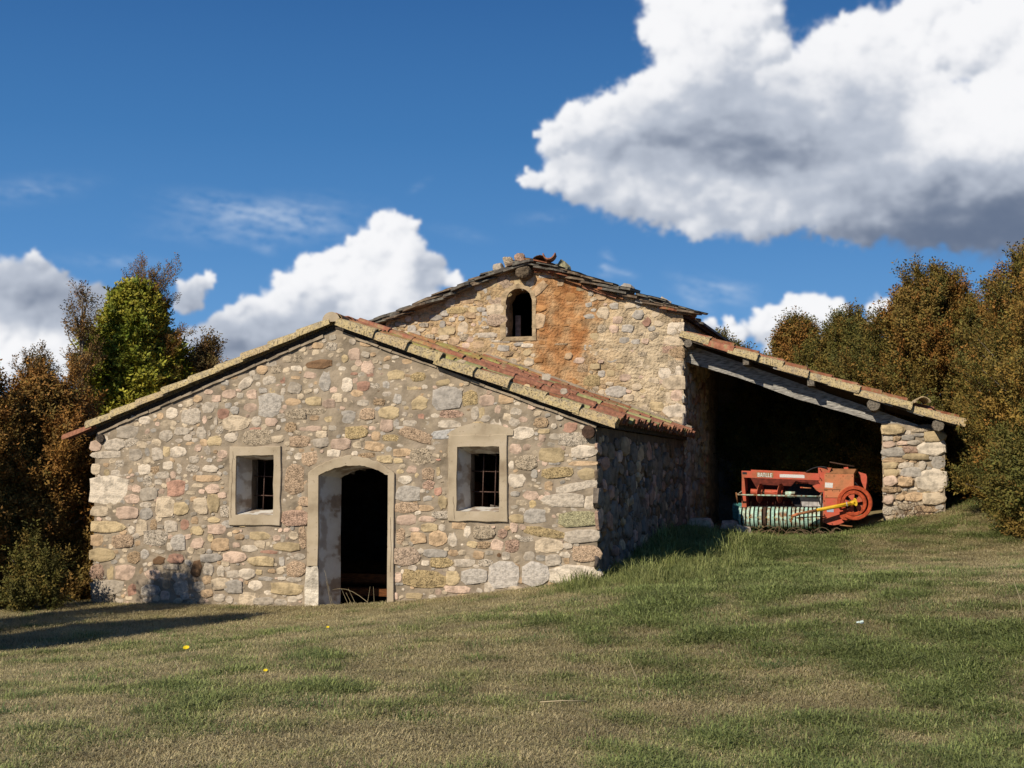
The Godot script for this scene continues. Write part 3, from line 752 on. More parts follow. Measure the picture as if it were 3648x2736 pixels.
# a half round clay tile, x down the slope, narrow at the top
func tile_mesh(len: float, r_top: float, r_low: float, thick: float, seed_: int, from := 0.0, to := PI, flatten := 1.0) -> ArrayMesh:
	var r := RandomNumberGenerator.new()
	r.seed = seed_
	var n := 7
	var m := 2
	var st := begin(false)
	var skins := []
	for s in 2:
		var skin := []
		for i in m + 1:
			var f := float(i) / m
			var rad := lerpf(r_top, r_low, f) - s * thick
			var row := PackedVector3Array()
			for k in n + 1:
				var a := lerpf(from, to, float(k) / n)
				var x := len * f + (0.012 * r.randf_range(-1.0, 1.0) if i == m and s == 0 else 0.0)
				row.append(Vector3(x, sin(a) * rad * flatten + r.randf_range(-0.003, 0.003), cos(a) * rad))
			skin.append(row)
		skins.append(skin)
	for s in 2:
		st.set_smooth_group(s)
		for i in m:
			for k in n:
				quad(st, skins[s][i][k], skins[s][i][k + 1], skins[s][i + 1][k + 1], skins[s][i + 1][k])
	st.set_smooth_group(-1)
	for i in [0, m]:
		for k in n:
			quad(st, skins[0][i][k], skins[0][i][k + 1], skins[1][i][k + 1], skins[1][i][k])
	for k in [0, n]:
		for i in m:
			quad(st, skins[0][i][k], skins[0][i + 1][k], skins[1][i + 1][k], skins[1][i][k])
	return done(st)

func slate_mesh(seed_: int) -> ArrayMesh:
	var r := RandomNumberGenerator.new()
	r.seed = seed_
	var n := 9
	var pts := PackedVector2Array()
	for i in n:
		var a := TAU * (i + r.randf_range(-0.25, 0.25)) / n
		var k := pow(pow(absf(cos(a)), 4.0) + pow(absf(sin(a)), 4.0), -0.25) * 0.5 * r.randf_range(0.84, 1.04)
		pts.append(Vector2(cos(a), sin(a)) * k)
	var st := begin()
	prism(st, pts, -0.5, 0.5, 0.04)
	return done(st)

func slope_basis(down: Vector3, across: Vector3) -> Basis:
	return Basis(down.normalized(), across.cross(down).normalized() * -1.0 if across.cross(down).y < 0.0 else across.cross(down).normalized(), across.normalized())

# ---------------------------------------------------------------- chapel

func chapel_top(u: float) -> float:
	return 3.93 - 0.373 * absf(u + 3.97)

func in_arch(u: float, y: float, x0: float, x1: float, y0: float, spring: float, rise: float, round_top := false) -> bool:
	if u < x0 or u > x1 or y < y0:
		return false
	var q := (u - (x0 + x1) * 0.5) / ((x1 - x0) * 0.5)
	return y < spring + rise * (sqrt(maxf(0.0, 1.0 - q * q)) if round_top else 1.0 - q * q)

func arch_outline(x0: float, x1: float, y0: float, spring: float, rise: float, n: int, round_top := false) -> PackedVector2Array:
	var out := PackedVector2Array([Vector2(x0, y0)])
	for i in n + 1:
		var q := -1.0 + 2.0 * i / n
		out.append(Vector2(lerpf(x0, x1, float(i) / n), spring + rise * (sqrt(maxf(0.0, 1.0 - q * q)) if round_top else 1.0 - q * q)))
	out.append(Vector2(x1, y0))
	return out

# a flat band between two outlines of the same number of points, standing proud of the wall
func surround(outer: PackedVector2Array, inner: PackedVector2Array, z0: float, z1: float, closed: bool) -> ArrayMesh:
	var st := begin()
	var n := outer.size()
	for i in (n if closed else n - 1):
		var j := (i + 1) % n
		var o0 := outer[i]
		var o1 := outer[j]
		var i0 := inner[i]
		var i1 := inner[j]
		var c := 0.008
		var s0 := o0.lerp(i0, 0.06)
		var s1 := o1.lerp(i1, 0.06)
		quad(st, Vector3(s0.x, s0.y, z1), Vector3(s1.x, s1.y, z1), Vector3(i1.x, i1.y, z1), Vector3(i0.x, i0.y, z1))
		quad(st, Vector3(o0.x, o0.y, z1 - c), Vector3(o1.x, o1.y, z1 - c), Vector3(s1.x, s1.y, z1), Vector3(s0.x, s0.y, z1))
		quad(st, Vector3(o0.x, o0.y, z0), Vector3(o1.x, o1.y, z0), Vector3(o1.x, o1.y, z1 - c), Vector3(o0.x, o0.y, z1 - c))
		quad(st, Vector3(i0.x, i0.y, z1), Vector3(i1.x, i1.y, z1), Vector3(i1.x, i1.y, z0 - 0.02), Vector3(i0.x, i0.y, z0 - 0.02))
	return done(st)

func waver(poly: PackedVector2Array, amount: float) -> PackedVector2Array:
	var out := PackedVector2Array()
	for p in poly:
		out.append(p + Vector2(rr(-amount, amount), rr(-amount, amount)))
	return out

func subdivide(poly: PackedVector2Array, parts: int, closed: bool) -> PackedVector2Array:
	var out := PackedVector2Array()
	var n := poly.size()
	for i in (n if closed else n - 1):
		for k in parts:
			out.append(poly[i].lerp(poly[(i + 1) % n], float(k) / parts))
	if not closed:
		out.append(poly[n - 1])
	return out

func reveal(front: PackedVector2Array, back: PackedVector2Array, z0: float, z1: float, closed: bool) -> ArrayMesh:
	var st := begin()
	var n := front.size()
	for i in (n if closed else n - 1):
		var j := (i + 1) % n
		for k in 4:
			var f0 := k / 4.0
			var f1 := (k + 1) / 4.0
			var a := front[i].lerp(back[i], f0)
			var b := front[j].lerp(back[j], f0)
			var c := front[j].lerp(back[j], f1)
			var d := front[i].lerp(back[i], f1)
			quad(st, Vector3(a.x, a.y, lerpf(z0, z1, f0)), Vector3(b.x, b.y, lerpf(z0, z1, f0)), Vector3(c.x, c.y, lerpf(z0, z1, f1)), Vector3(d.x, d.y, lerpf(z0, z1, f1)))
	return done(st)

func lay_tile(called: String, mesh: Mesh, m: Material, parent: Node, p: Vector3, down: Vector3, across: Vector3, yaw := 0.0, lift := 0.0) -> MeshInstance3D:
	var d := down.rotated(across.normalized(), 0.0).normalized()
	var up := across.cross(d).normalized()
	if up.y < 0.0:
		up = -up
	var x := (d * cos(yaw) + across.normalized() * sin(yaw)).normalized()
	x = (x + up * lift).normalized()
	var z := x.cross(up).normalized()
	return obj(called, mesh, m, parent, Transform3D(Basis(x, z.cross(x).normalized(), z), p))

func make_chapel() -> void:
	var c := thing("stone_chapel", "low gabled stone chapel with arched doorway and two barred windows", "chapel", site)
	var blocked := func(u: float, y: float, pad: float) -> bool:
		if u > -4.42 - pad and u < -3.0 + pad and y < 2.04 + pad:
			return true
		if u > -5.71 - pad and u < -4.82 + pad and y > 1.0 - pad and y < 2.2 + pad:
			return true
		return u > -2.2 - pad and u < -1.28 + pad and y > 1.08 - pad and y < 2.35 + pad
	var hole := func(u: float, y: float) -> bool:
		if in_arch(u, y, -4.27, -3.07, -1.0, 1.78, 0.17):
			return true
		if u > -5.63 and u < -4.9 and y > 1.12 and y < 2.1:
			return true
		return u > -2.11 and u < -1.37 and y > 1.19 and y < 2.22
	var low := func(u: float) -> float: return ground_site(u, 0.0) - 0.35
	var top := func(u: float) -> float: return chapel_top(u)
	var plain := func(u: float, y: float) -> Color:
		var n := patch_noise.get_noise_2d(u * 1.5, y * 1.5)
		var k := 1.0 + 0.10 * n
		return Color(k, k * (1.0 + 0.02 * n), k * (1.0 + 0.05 * patch_noise.get_noise_2d(u * 3.0 + 40.0, y * 3.0)))
	var front := obj("front_wall", wall_face(-8.04, 0.0, 0.036, low, top, hole, 0.013, plain), mats.mortar, c)
	var listed := parse_stones(CHAPEL_STONES)
	var all := listed.duplicate()
	var extra := fill_stones(all, -7.98, -0.05, -0.4, top, low, blocked, 9000, 0.06, 0.2, "wtgbptotgwptgt", 0.93)
	lay_stones(listed + extra, 0.017, front, 300)
	# inside of the front wall, side walls, back wall
	var flat_paint := func(_u: float, _y: float) -> Color: return Color.WHITE
	var inside_hole := func(u: float, y: float) -> bool:
		if in_arch(u, y, -4.13, -3.17, -1.0, 1.72, 0.14):
			return true
		if u > -5.5 and u < -5.03 and y > 1.22 and y < 2.0:
			return true
		return u > -1.98 and u < -1.5 and y > 1.29 and y < 2.08
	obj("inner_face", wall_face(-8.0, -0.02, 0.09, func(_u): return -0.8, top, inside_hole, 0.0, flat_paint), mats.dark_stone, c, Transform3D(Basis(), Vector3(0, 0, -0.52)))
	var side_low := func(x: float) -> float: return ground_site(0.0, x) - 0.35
	var side := obj("right_wall", wall_face(0.02, 7.5, 0.07, side_low, func(_x): return 2.43, func(_u, _y): return false, 0.03, plain, 30.0), mats.shaded_earth_mortar, c, Transform3D(Basis(Vector3.UP, PI / 2.0), Vector3(0.0, 0, 0)))
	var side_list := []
	fill_stones(side_list, 0.06, 7.4, -0.2, func(_x): return 2.38, side_low, func(_a, _b, _c): return false, 7000, 0.12, 0.42, "ddeednroRe", 0.92)  # mostly the darkened brown tones, so shade is put into the stone colour
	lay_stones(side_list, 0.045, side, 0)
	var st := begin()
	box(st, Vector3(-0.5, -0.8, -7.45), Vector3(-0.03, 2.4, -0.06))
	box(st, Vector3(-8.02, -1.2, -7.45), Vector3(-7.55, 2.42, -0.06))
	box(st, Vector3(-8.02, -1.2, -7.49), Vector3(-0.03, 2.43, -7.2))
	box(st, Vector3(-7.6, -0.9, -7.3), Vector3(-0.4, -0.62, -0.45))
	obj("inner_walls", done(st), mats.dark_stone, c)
	# roof bed: a bent slab under the tiles
	st = begin()
	prism(st, PackedVector2Array([Vector2(-8.2, 2.36), Vector2(-3.97, 3.94), Vector2(0.06, 2.437), Vector2(0.06, 2.512), Vector2(-3.97, 4.02), Vector2(-8.2, 2.44)]), -7.48, -0.012)
	obj("roof_deck", done(st), mats.dark_wood, c)
	st = begin()
	for i in 44:
		var x := -8.0 + 8.0 * (i + 0.5) / 44.0 + rr(-0.02, 0.02)
		var y := chapel_top(x)
		if absf(x + 3.97) > 0.25:
			prism(st, waver(rect(-0.1, -0.025, 0.1, 0.0), 0.008), 0.0, 0.03 + rr(0.0, 0.015), 0.006, Transform3D(Basis(Vector3.BACK, atan(0.373) * (1.0 if x < -3.97 else -1.0)), Vector3(x, y - rr(0.0, 0.012), 0.0)))
	obj("mortar_fillet", done(st), mats.mortar_plain, c)
	chapel_openings(c)
	chapel_roof(c)

func chapel_openings(c: Node3D) -> void:
	# doorway
	var door := Node3D.new()
	door.name = "doorway"
	c.add_child(door, true)
	var outer := arch_outline(-4.395, -3.02, 0.42, 1.79, 0.255, 10)
	var inner := arch_outline(-4.22, -3.12, 0.42, 1.755, 0.15, 10)
	outer[outer.size() - 1].y = -0.3
	inner[inner.size() - 1].y = -0.3
	outer = subdivide(outer, 3, false)
	inner = subdivide(inner, 3, false)
	obj("door_surround", surround(waver(outer, 0.011), waver(inner, 0.007), -0.03, 0.04, false), mats.concrete, door)
	var st := begin()
	prism(st, PackedVector2Array([Vector2(-4.41, -0.45), Vector2(-4.222, -0.45), Vector2(-4.218, 0.06), Vector2(-4.225, 0.36), Vector2(-4.24, 0.44), Vector2(-4.29, 0.40), Vector2(-4.35, 0.385), Vector2(-4.40, 0.40), Vector2(-4.42, 0.1)]), -0.03, 0.03, 0.012)
	obj("crumbled_jamb", done(st), mats.whitewash, door)
	var front := subdivide(arch_outline(-4.22, -3.12, -0.7, 1.755, 0.15, 10), 3, false)
	var back := subdivide(arch_outline(-4.095, -3.2, -0.7, 1.72, 0.14, 10), 3, false)
	obj("door_reveal", reveal(front, waver(back, 0.008), 0.0, -0.53, false), mats.plaster, door)
	obj("threshold", box_mesh(Vector3(-4.2, -0.7, -0.5), Vector3(-3.13, -0.2, -0.02), 0.015), mats.stone_t1, door)
	# windows
	for w in [[-5.583, -4.955, 1.167, 2.057, -5.50, -5.04, 1.232, 1.998, -5.694, -4.839, 1.009, 2.191], [-2.06, -1.417, 1.239, 2.167, -1.97, -1.50, 1.295, 2.073, -2.188, -1.30, 1.095, 2.335]]:
		var win := Node3D.new()
		win.name = "window"
		c.add_child(win, true)
		var o := subdivide(rect(w[8], w[10], w[9], w[11]), 6, true)
		var n := subdivide(rect(w[0], w[2], w[1], w[3]), 6, true)
		obj("window_surround", surround(waver(o, 0.009), waver(n, 0.007), -0.03, 0.035, true), mats.concrete, win)
		var f := subdivide(rect(w[0], w[2], w[1], w[3]), 5, true)
		var b := subdivide(rect(w[4], w[6], w[5], w[7]), 5, true)
		obj("window_reveal", reveal(f, waver(b, 0.007), 0.0, -0.34, true), mats.plaster, win)
		var inner2 := subdivide(rect(w[4] - 0.005, w[6] - 0.005, w[5] + 0.005, w[7] + 0.005), 2, true)
		obj("inner_reveal", reveal(inner2, inner2, -0.335, -0.55, true), mats.dark_stone, win)
		for x in [0.36, 0.76]:
			var px: float = lerpf(w[4], w[5], x)
			obj("grille_bar", rod(Vector3(px - 0.012, w[6] - 0.03, -0.42), Vector3(px + 0.012, w[7] + 0.03, -0.42), 0.0085, 8), mats.iron, win)
		for y in [0.28, 0.665]:
			var py: float = lerpf(w[6], w[7], y)
			obj("grille_bar", rod(Vector3(w[4] - 0.02, py + 0.006, -0.432), Vector3(w[5] + 0.02, py - 0.006, -0.432), 0.0085, 8), mats.iron, win)
	for line in [[-5.635, 2.12, -5.65, 1.12, 11], [-3.075, 1.2, -3.06, 0.35, 8], [-2.11, 1.45, -2.08, 1.12, 5]]:
		var cr := begin()
		var last := Vector3(line[0], line[1], 0.0375)
		for k in range(1, line[4] + 1):
			var f: float = float(k) / line[4]
			var next := Vector3(lerpf(line[0], line[2], f) + rr(-0.012, 0.012), lerpf(line[1], line[3], f), 0.0375 if line[0] < -4.0 or line[0] > -3.0 else 0.0425)
			quad(cr, last + Vector3(-0.0022, 0, 0), last + Vector3(0.0022, 0, 0), next + Vector3(0.0022, 0, 0), next + Vector3(-0.0022, 0, 0))
			last = next
		obj("crack", done(cr), mats.dark_rust, c)
	# rough mortar cap over the right window
	st = begin()
	prism(st, waver(PackedVector2Array([Vector2(-2.2, 2.34), Vector2(-1.23, 2.34), Vector2(-1.22, 2.40), Vector2(-1.45, 2.47), Vector2(-1.8, 2.49), Vector2(-2.02, 2.44), Vector2(-2.15, 2.38)]), 0.008), -0.02, 0.028, 0.015)
	obj("mortar_cap", done(st), mats.concrete, c)
	# timber ends under the eaves
	st = begin(true)
	tube(st, PackedVector3Array([Vector3(-0.10, 2.36, 0.10), Vector3(-0.10, 2.36, -0.6)]), PackedFloat32Array([0.095, 0.10]), 9)
	obj("beam_end", done(st), mats.dark_rust, c)
	st = begin(true)
	tube(st, PackedVector3Array([Vector3(-7.93, 2.335, 0.05), Vector3(-7.93, 2.335, -0.6)]), PackedFloat32Array([0.07, 0.07]), 7)
	obj("beam_end", done(st), mats.dark_wood, c)

func chapel_roof(c: Node3D) -> void:
	var slope := atan(0.373)
	var right := Vector3(cos(slope), -sin(slope), 0)
	var left := Vector3(-cos(slope), -sin(slope), 0)
	var verge := []
	for i in 4:
		verge.append(tile_mesh(0.64, 0.098, 0.125, 0.016, 100 + i, -0.25, PI + 0.1))
	var covers := []
	for i in 4:
		covers.append(tile_mesh(0.54, 0.080, 0.094, 0.012, 110 + i))
	var channel := tile_mesh(0.46, 0.09, 0.075, 0.014, 120, PI, TAU)
	var across := Vector3(0, 0, -1)
	# verge rows along the front gable
	for i in 8:
		var p := Vector3(-3.93, 4.02, 0.035) + right * (i * 0.552) + Vector3(0, rr(-0.024, 0.014) - 0.035 * sin(PI * i / 8.0), rr(-0.02, 0.02))
		lay_tile("roof_tile", verge[i % 4], mats.lichen_tile if i % 3 != 1 else mats.lichen_tile_pale, c, p, right, across, rr(-0.045, 0.045), 0.035 + rr(-0.012, 0.02))
	for i in 9:
		var p := Vector3(-4.03, 4.015, 0.03) + left * (i * 0.478) + Vector3(0, rr(-0.006, 0.006), rr(-0.01, 0.01))
		lay_tile("roof_tile", verge[i % 4], mats.lichen_tile if i % 4 != 2 else mats.lichen_tile_pale, c, p, left, across, rr(-0.02, 0.02), 0.03).scale = Vector3(0.88, 0.95, 0.95)
	lay_tile("roof_tile", covers[0], mats.red_tile_plain, c, Vector3(-4.03, 3.985, 0.06) + left * 4.27, left, across, 0.0, 0.02)
	# ridge
	var ridge := tile_mesh(0.5, 0.135, 0.15, 0.016, 130, 0.0, PI, 0.9)
	for i in 16:
		obj("ridge_tile", ridge, mats.red_tile if i % 3 else mats.brown_tile, c, Transform3D(Basis(Vector3(0, 0.03, 1).normalized(), Vector3.UP, Vector3(1, 0, 0)), Vector3(-3.985 + rr(-0.01, 0.01), 4.035 + rr(-0.008, 0.008), -0.42 - i * 0.45)))
	var plug := begin()
	var half := PackedVector2Array()
	for k in 10:
		half.append(Vector2(cos(PI * k / 9.0), sin(PI * k / 9.0) * 0.98) * 0.132)
	prism(plug, half, -0.08, 0.085, 0.012)
	obj("ridge_plug", done(plug), mats.concrete, c, Transform3D(Basis(Vector3.BACK, 0.06), Vector3(-4.02, 4.045, 0.0)))
	# the field of the right slope: the lower rows tile by tile, the rest joined
	var lot := []
	var where := []
	for m in 3:
		lot.append([])
	for col in 34:
		var v := 0.27 + col * 0.211
		var rise := rr(-0.012, 0.03) + (0.03 if col % 5 == 2 else 0.0)
		for row in 10:
			var from_eave := row * 0.43
			var d := 4.46 - 0.52 - from_eave
			if d < 0.05:
				continue
			var p := Vector3(-3.97, 4.04, -v + rr(-0.012, 0.012)) + right * (d + rr(-0.02, 0.02)) + Vector3(0, 0.03 + rise + 0.012 * patch_noise.get_noise_2d(v * 2.0, d * 3.0) + rr(-0.004, 0.004), 0)
			var which := clampf(0.5 + 1.1 * patch_noise.get_noise_2d(v * 1.7 + 50.0, d * 0.5) + rr(-0.14, 0.14), 0.0, 1.0)
			var m: StandardMaterial3D = mats.red_tile_plain if which < 0.36 else mats.red_tile if which < 0.52 else mats.green_tile if which < 0.72 else mats.brown_tile
			if row < 6:
				lay_tile("roof_tile", covers[rng.randi() % 4], m, c, p, right, across, rr(-0.02, 0.02), 0.012)
			else:
				var x := (right + Vector3(0, 0.012, 0)).normalized()
				var z := x.cross(Vector3.UP).normalized()
				where.append(Transform3D(Basis(x, z.cross(x).normalized(), z), p))
				lot[0].append([Color(1, 1, 1), Color(0.95, 1.5, 0.9), Color(1.1, 1.3, 1.0), Color(0.8, 0.8, 0.8)][clampi(int(which * 5.0) - 1, 0, 3)])
		# the hollow tiles between the rows, at the eaves
		lay_tile("channel_tile", channel, mats.brown_tile if col % 2 else mats.red_tile, c, Vector3(-3.97, 4.105, -v - 0.105) + right * (4.0 + rr(-0.03, 0.03)), right, across, 0.0, 0.02)
	tag(many("upper_tiles", covers[1], mats.tinted_tile, where, lot[0], c), "", "", "", "stuff")
	var st := begin(false)
	for col in 35:
		var v0 := 0.16 + col * 0.211
		for k in 5:
			var a := Vector3(-3.97, 4.03 - 0.03 * sin(PI * k / 5.0), -v0 - 0.2 * k / 5.0)
			var b := Vector3(-3.97, 4.03 - 0.03 * sin(PI * (k + 1) / 5.0), -v0 - 0.2 * (k + 1) / 5.0)
			quad(st, a, b, b + right * 4.2, a + right * 4.2)
	obj("channel_bed", done(st), mats.brown_tile, c)
	# the left slope cannot be looked at from here: plain rows, joined
	where = []
	for col in 34:
		for row in 12:
			var p := Vector3(-3.97, 4.07, -0.27 - col * 0.211) + left * (4.46 - 0.44 - row * 0.352)
			var x := (left + Vector3(0, 0.04, 0)).normalized()
			var z := x.cross(Vector3.UP).normalized()
			where.append(Transform3D(Basis(x, z.cross(x).normalized(), z), p))
	tag(many("far_slope_tiles", covers[2], mats.red_tile, where, [], c), "", "", "", "stuff")
	# pale mortar run along the ridge and against the barn
	st = begin(true)
	box(st, Vector3(-3.97 + 0.05, -0.02, -0.14), Vector3(0.12, 0.1, 0.0))
	var flash := begin(true)
	for i in 24:
		var d0 := 4.4 * i / 24.0
		var d1 := 4.4 * (i + 1) / 24.0
		var a := Vector3(-3.97, 4.05, -7.24 + 0.03 * rr(-1, 1)) + right * d0
		var b := Vector3(-3.97, 4.05, -7.24 + 0.03 * rr(-1, 1)) + right * d1
		quad(flash, a + Vector3(0, 0.04, 0), b + Vector3(0, 0.04, 0), b + Vector3(0, 0.20, -0.26), a + Vector3(0, 0.20, -0.26))
	obj("mortar_flashing", done(flash), mats.mortar_plain, c)

# ---------------------------------------------------------------- barn

func barn_top(u: float) -> float:
	return minf(5.84, 5.99 - 0.355 * absf(u + 3.12))

func make_barn() -> void:
	var c := thing("stone_barn", "tall old stone barn with slate roof and small arched gable opening", "barn", site * Transform3D(Basis(), Vector3(0, 0, -7.5)))
	var blocked := func(u: float, y: float, pad: float) -> bool:
		return u > -3.72 - pad and u < -2.9 + pad and y > 4.45 - pad and y < 5.62 + pad
	var hole := func(u: float, y: float) -> bool: return in_arch(u, y, -3.59, -3.0, 4.51, 5.25, 0.28, true)
	var low := func(u: float) -> float: return maxf(0.2, chapel_top(u) - 0.9) if u < -0.3 else 0.2
	var stain := func(u: float, y: float) -> Color:
		var base := Color(.545, .385, .22)
		var pale := Color(.61, .485, .33)
		var n := patch_noise.get_noise_2d(u * 2.0, y * 1.4) * 0.55 + 0.4 * patch_noise.get_noise_2d(u * 6.0 + 30.0, y * 6.0)
		var k := smoothstep(-1.9, -0.9, u + n * 0.8) * smoothstep(5.9, 5.0, y + 0.4 * (u + 1.5))
		var col := base.lerp(pale, k)
		var up := smoothstep(3.4, 4.6, y)
		var l := lerpf(-2.75, -3.05, up)
		var r := lerpf(-2.0, -1.74, up)
		var n2 := patch_noise.get_noise_2d(u * 5.0 + 11.0, y * 3.0)
		var o := smoothstep(l - 0.28, l + 0.24, u + n * 0.4) * (1.0 - smoothstep(r - 0.42, r + 0.34, u + n * 0.5)) * (1.0 - smoothstep(5.35, 5.95, y + n * 0.4))
		o *= clampf(0.92 + 0.9 * n2, 0.35, 1.0) * (0.62 + 0.38 * smoothstep(3.5, 4.3, y + n * 0.4))
		o = maxf(o, 0.75 * smoothstep(0.5, 0.1, absf(u + 2.5 + n) * 0.6 + absf(y - 5.62) * 1.2))
		var rust := Color(.40, .165, .058).lerp(Color(.46, .235, .10), clampf(0.5 + 1.6 * n, 0.0, 1.0))
		col = col.lerp(rust, clampf(o, 0.0, 0.95))
		return col * (1.0 + 0.18 * n)
	var front := obj("gable_wall", wall_face(-6.15, 0.0, 0.05, low, func(u): return barn_top(u), hole, 0.03, stain, 60.0), mats.barn_render, c)
	var listed := parse_stones(BARN_STONES)
	for s in listed:
		if s.u > -2.95 and s.u < -1.88 and s.y > 3.5 and s.y < 5.45 and rng.randf() < 0.85:
			s.k = "OOo"[rng.randi() % 3]
	var all := listed.duplicate()
	var over_roof := func(u: float) -> float: return maxf(0.6, chapel_top(u) + 0.15)
	var extra := fill_stones(all, -6.1, -0.1, 1.5, func(u): return barn_top(u) - 0.02, over_roof, func(u, y, pad): return blocked.call(u, y, pad) or (u > -3.0 and u < -1.95 and true) or (u > -1.5 and rng.randf() < 0.8), 3600, 0.09, 0.26, "totgbyptoy", 1.0)
	# stones of the corner, down to the ground
	var y := 0.4
	while y < 4.6:
		var h := rr(0.16, 0.3)
		var wide := rr(0.26, 0.46)
		listed.append({"k": "towpt"[rng.randi() % 5], "u": 0.01 - wide * 0.5, "y": y + h * 0.5, "w": wide, "h": h, "r": 0.0})
		y += h + 0.03
	lay_stones(listed + extra, 0.019, front, 290)
	# opening
	var o := Node3D.new()
	o.name = "gable_opening"
	c.add_child(o, true)
	var f := subdivide(arch_outline(-3.57, -3.02, 4.54, 5.26, 0.25, 12, true), 2, false)
	var ring_out := subdivide(arch_outline(-3.68, -2.93, 4.46, 5.27, 0.335, 12, true), 2, false)
	ring_out.append(ring_out[0])
	f.append(f[0])
	var f_closed := f.duplicate()
	obj("opening_surround", surround(waver(ring_out, 0.02), f_closed, -0.02, 0.022, false), mats.opening_edge, o)
	obj("opening_reveal", reveal(waver(f, 0.012), waver(f, 0.02), 0.015, -0.5, false), mats.opening_stone, o)
	obj("inner_board", box_mesh(Vector3(-3.50, 4.52, -0.49), Vector3(-3.40, 5.02, -0.45), 0.006), mats.opening_board, o)
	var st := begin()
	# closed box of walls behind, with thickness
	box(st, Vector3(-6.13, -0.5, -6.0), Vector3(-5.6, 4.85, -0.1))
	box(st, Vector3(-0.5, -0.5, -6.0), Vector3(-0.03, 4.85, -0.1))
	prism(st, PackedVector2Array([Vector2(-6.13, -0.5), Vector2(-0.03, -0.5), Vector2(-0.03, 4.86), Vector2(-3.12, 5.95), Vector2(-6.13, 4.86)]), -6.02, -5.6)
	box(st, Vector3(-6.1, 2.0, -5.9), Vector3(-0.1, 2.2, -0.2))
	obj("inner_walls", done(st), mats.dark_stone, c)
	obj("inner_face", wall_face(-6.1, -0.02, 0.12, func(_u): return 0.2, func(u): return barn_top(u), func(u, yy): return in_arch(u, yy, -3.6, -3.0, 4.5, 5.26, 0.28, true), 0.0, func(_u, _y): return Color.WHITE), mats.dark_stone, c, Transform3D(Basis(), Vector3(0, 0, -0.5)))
	# the side that shows under the lean-to roof, with its stones
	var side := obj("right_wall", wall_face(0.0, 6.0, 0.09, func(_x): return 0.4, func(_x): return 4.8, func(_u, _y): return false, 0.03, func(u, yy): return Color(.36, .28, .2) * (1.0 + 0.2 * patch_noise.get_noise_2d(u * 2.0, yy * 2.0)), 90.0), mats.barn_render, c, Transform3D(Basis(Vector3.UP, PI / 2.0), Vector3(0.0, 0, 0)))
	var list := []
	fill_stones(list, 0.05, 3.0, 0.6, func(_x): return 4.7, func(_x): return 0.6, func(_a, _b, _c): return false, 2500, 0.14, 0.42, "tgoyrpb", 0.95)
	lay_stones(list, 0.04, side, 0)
	# roof
	st = begin()
	prism(st, PackedVector2Array([Vector2(-6.28, 4.79), Vector2(-3.12, 5.93), Vector2(0.1, 4.79), Vector2(0.1, 4.86), Vector2(-3.12, 6.02), Vector2(-6.28, 4.86)]), -6.05, -0.02)
	obj("roof_deck", done(st), mats.dark_rust, c)
	var slates := []
	for i in 9:
		slates.append(slate_mesh(200 + i))
	var a := atan(0.355)
	for s in [1.0, -1.0]:
		var down := Vector3(s * cos(a), -sin(a), 0)
		var up := Vector3(s * sin(a), cos(a), 0)
		for col in 4:
			for row in 13:
				var layers := 3 if col == 0 else 1
				for q in layers:
					var d := 3.5 - row * 0.27 + rr(-0.06, 0.06) + q * 0.1
					if d < 0.12:
						continue
					var size := Vector3(rr(0.36, 0.72), rr(0.3, 0.5), rr(0.025, 0.055))
					var tilt := 0.07 + rr(-0.05, 0.09) + (0.05 if row == 0 else 0.0)
					var x := (down + up * tilt).normalized()
					var p := Vector3(-3.12, 6.0, 0.0) + down * (d - size.x * 0.4) + up * (-0.02 + q * 0.055 + rr(0.0, 0.03)) + Vector3(0, 0, 0.03 - col * 0.36 + rr(-0.09, 0.1) - q * 0.05)
					var b := Basis(x, Vector3(0, 0, -1), x.cross(Vector3(0, 0, -1)).normalized()) * Basis(Vector3.BACK, rr(-0.25, 0.25))
					var m: StandardMaterial3D = mats.slate if rng.randf() < 0.62 else mats.slate_brown
					if s > 0.0 and rng.randf() < 0.16:
						m = mats.brown_tile
					obj("slate", slates[rng.randi() % 9], m, c, Transform3D(b * Basis.from_scale(size), p))
	st = begin()
	for s in [1.0, -1.0]:
		var pts := PackedVector2Array([Vector2(-3.12, 6.0), Vector2(-3.12 + s * 3.3, 6.0 - 3.3 * 0.355), Vector2(-3.12 + s * 3.3, 6.05 - 3.3 * 0.355), Vector2(-3.12, 6.05)])
		prism(st, pts, -6.1, -1.45)
	obj("slate_field", done(st), mats.slate, c)
	# broken tiles and packing under the slates at the right of the ridge
	for i in 9:
		obj("packing_tile", box_mesh(Vector3(-0.13, -0.016, -0.12), Vector3(0.13, 0.016, 0.08), 0.005), mats.red_tile_plain if i % 2 else mats.brown_tile, c, Transform3D(Basis(Vector3.BACK, -0.1 - 0.2 * (i / 3) + rr(-0.1, 0.1)), Vector3(-2.86 + 0.16 * (i / 3) + rr(-0.03, 0.03), 5.93 - 0.05 * (i % 3) - 0.035 * (i / 3), 0.0 + rr(-0.03, 0.03))))
	for i in 7:
		obj("packing_tile", box_mesh(Vector3(-0.16, -0.014, -0.12), Vector3(0.16, 0.014, 0.08), 0.005), mats.red_tile_plain if i % 2 else mats.rust_brown, c, Transform3D(Basis(Vector3.BACK, -0.34 + rr(-0.08, 0.08)), Vector3(-2.15 + 0.14 * i, 5.58 - 0.05 * i - 0.03 * (i % 2), rr(-0.02, 0.04))))
	# the end of the ridge beam
	st = begin(false)
	var lump := PackedFloat32Array()
	tube(st, PackedVector3Array([Vector3(-3.17, 5.83, 0.24), Vector3(-3.17, 5.83, 0.2), Vector3(-3.16, 5.83, 0.0), Vector3(-3.16, 5.83, -0.8)]), PackedFloat32Array([0.11, 0.16, 0.18, 0.17]), 9)
	obj("ridge_beam", done(st), mats.ridge_wood, c)
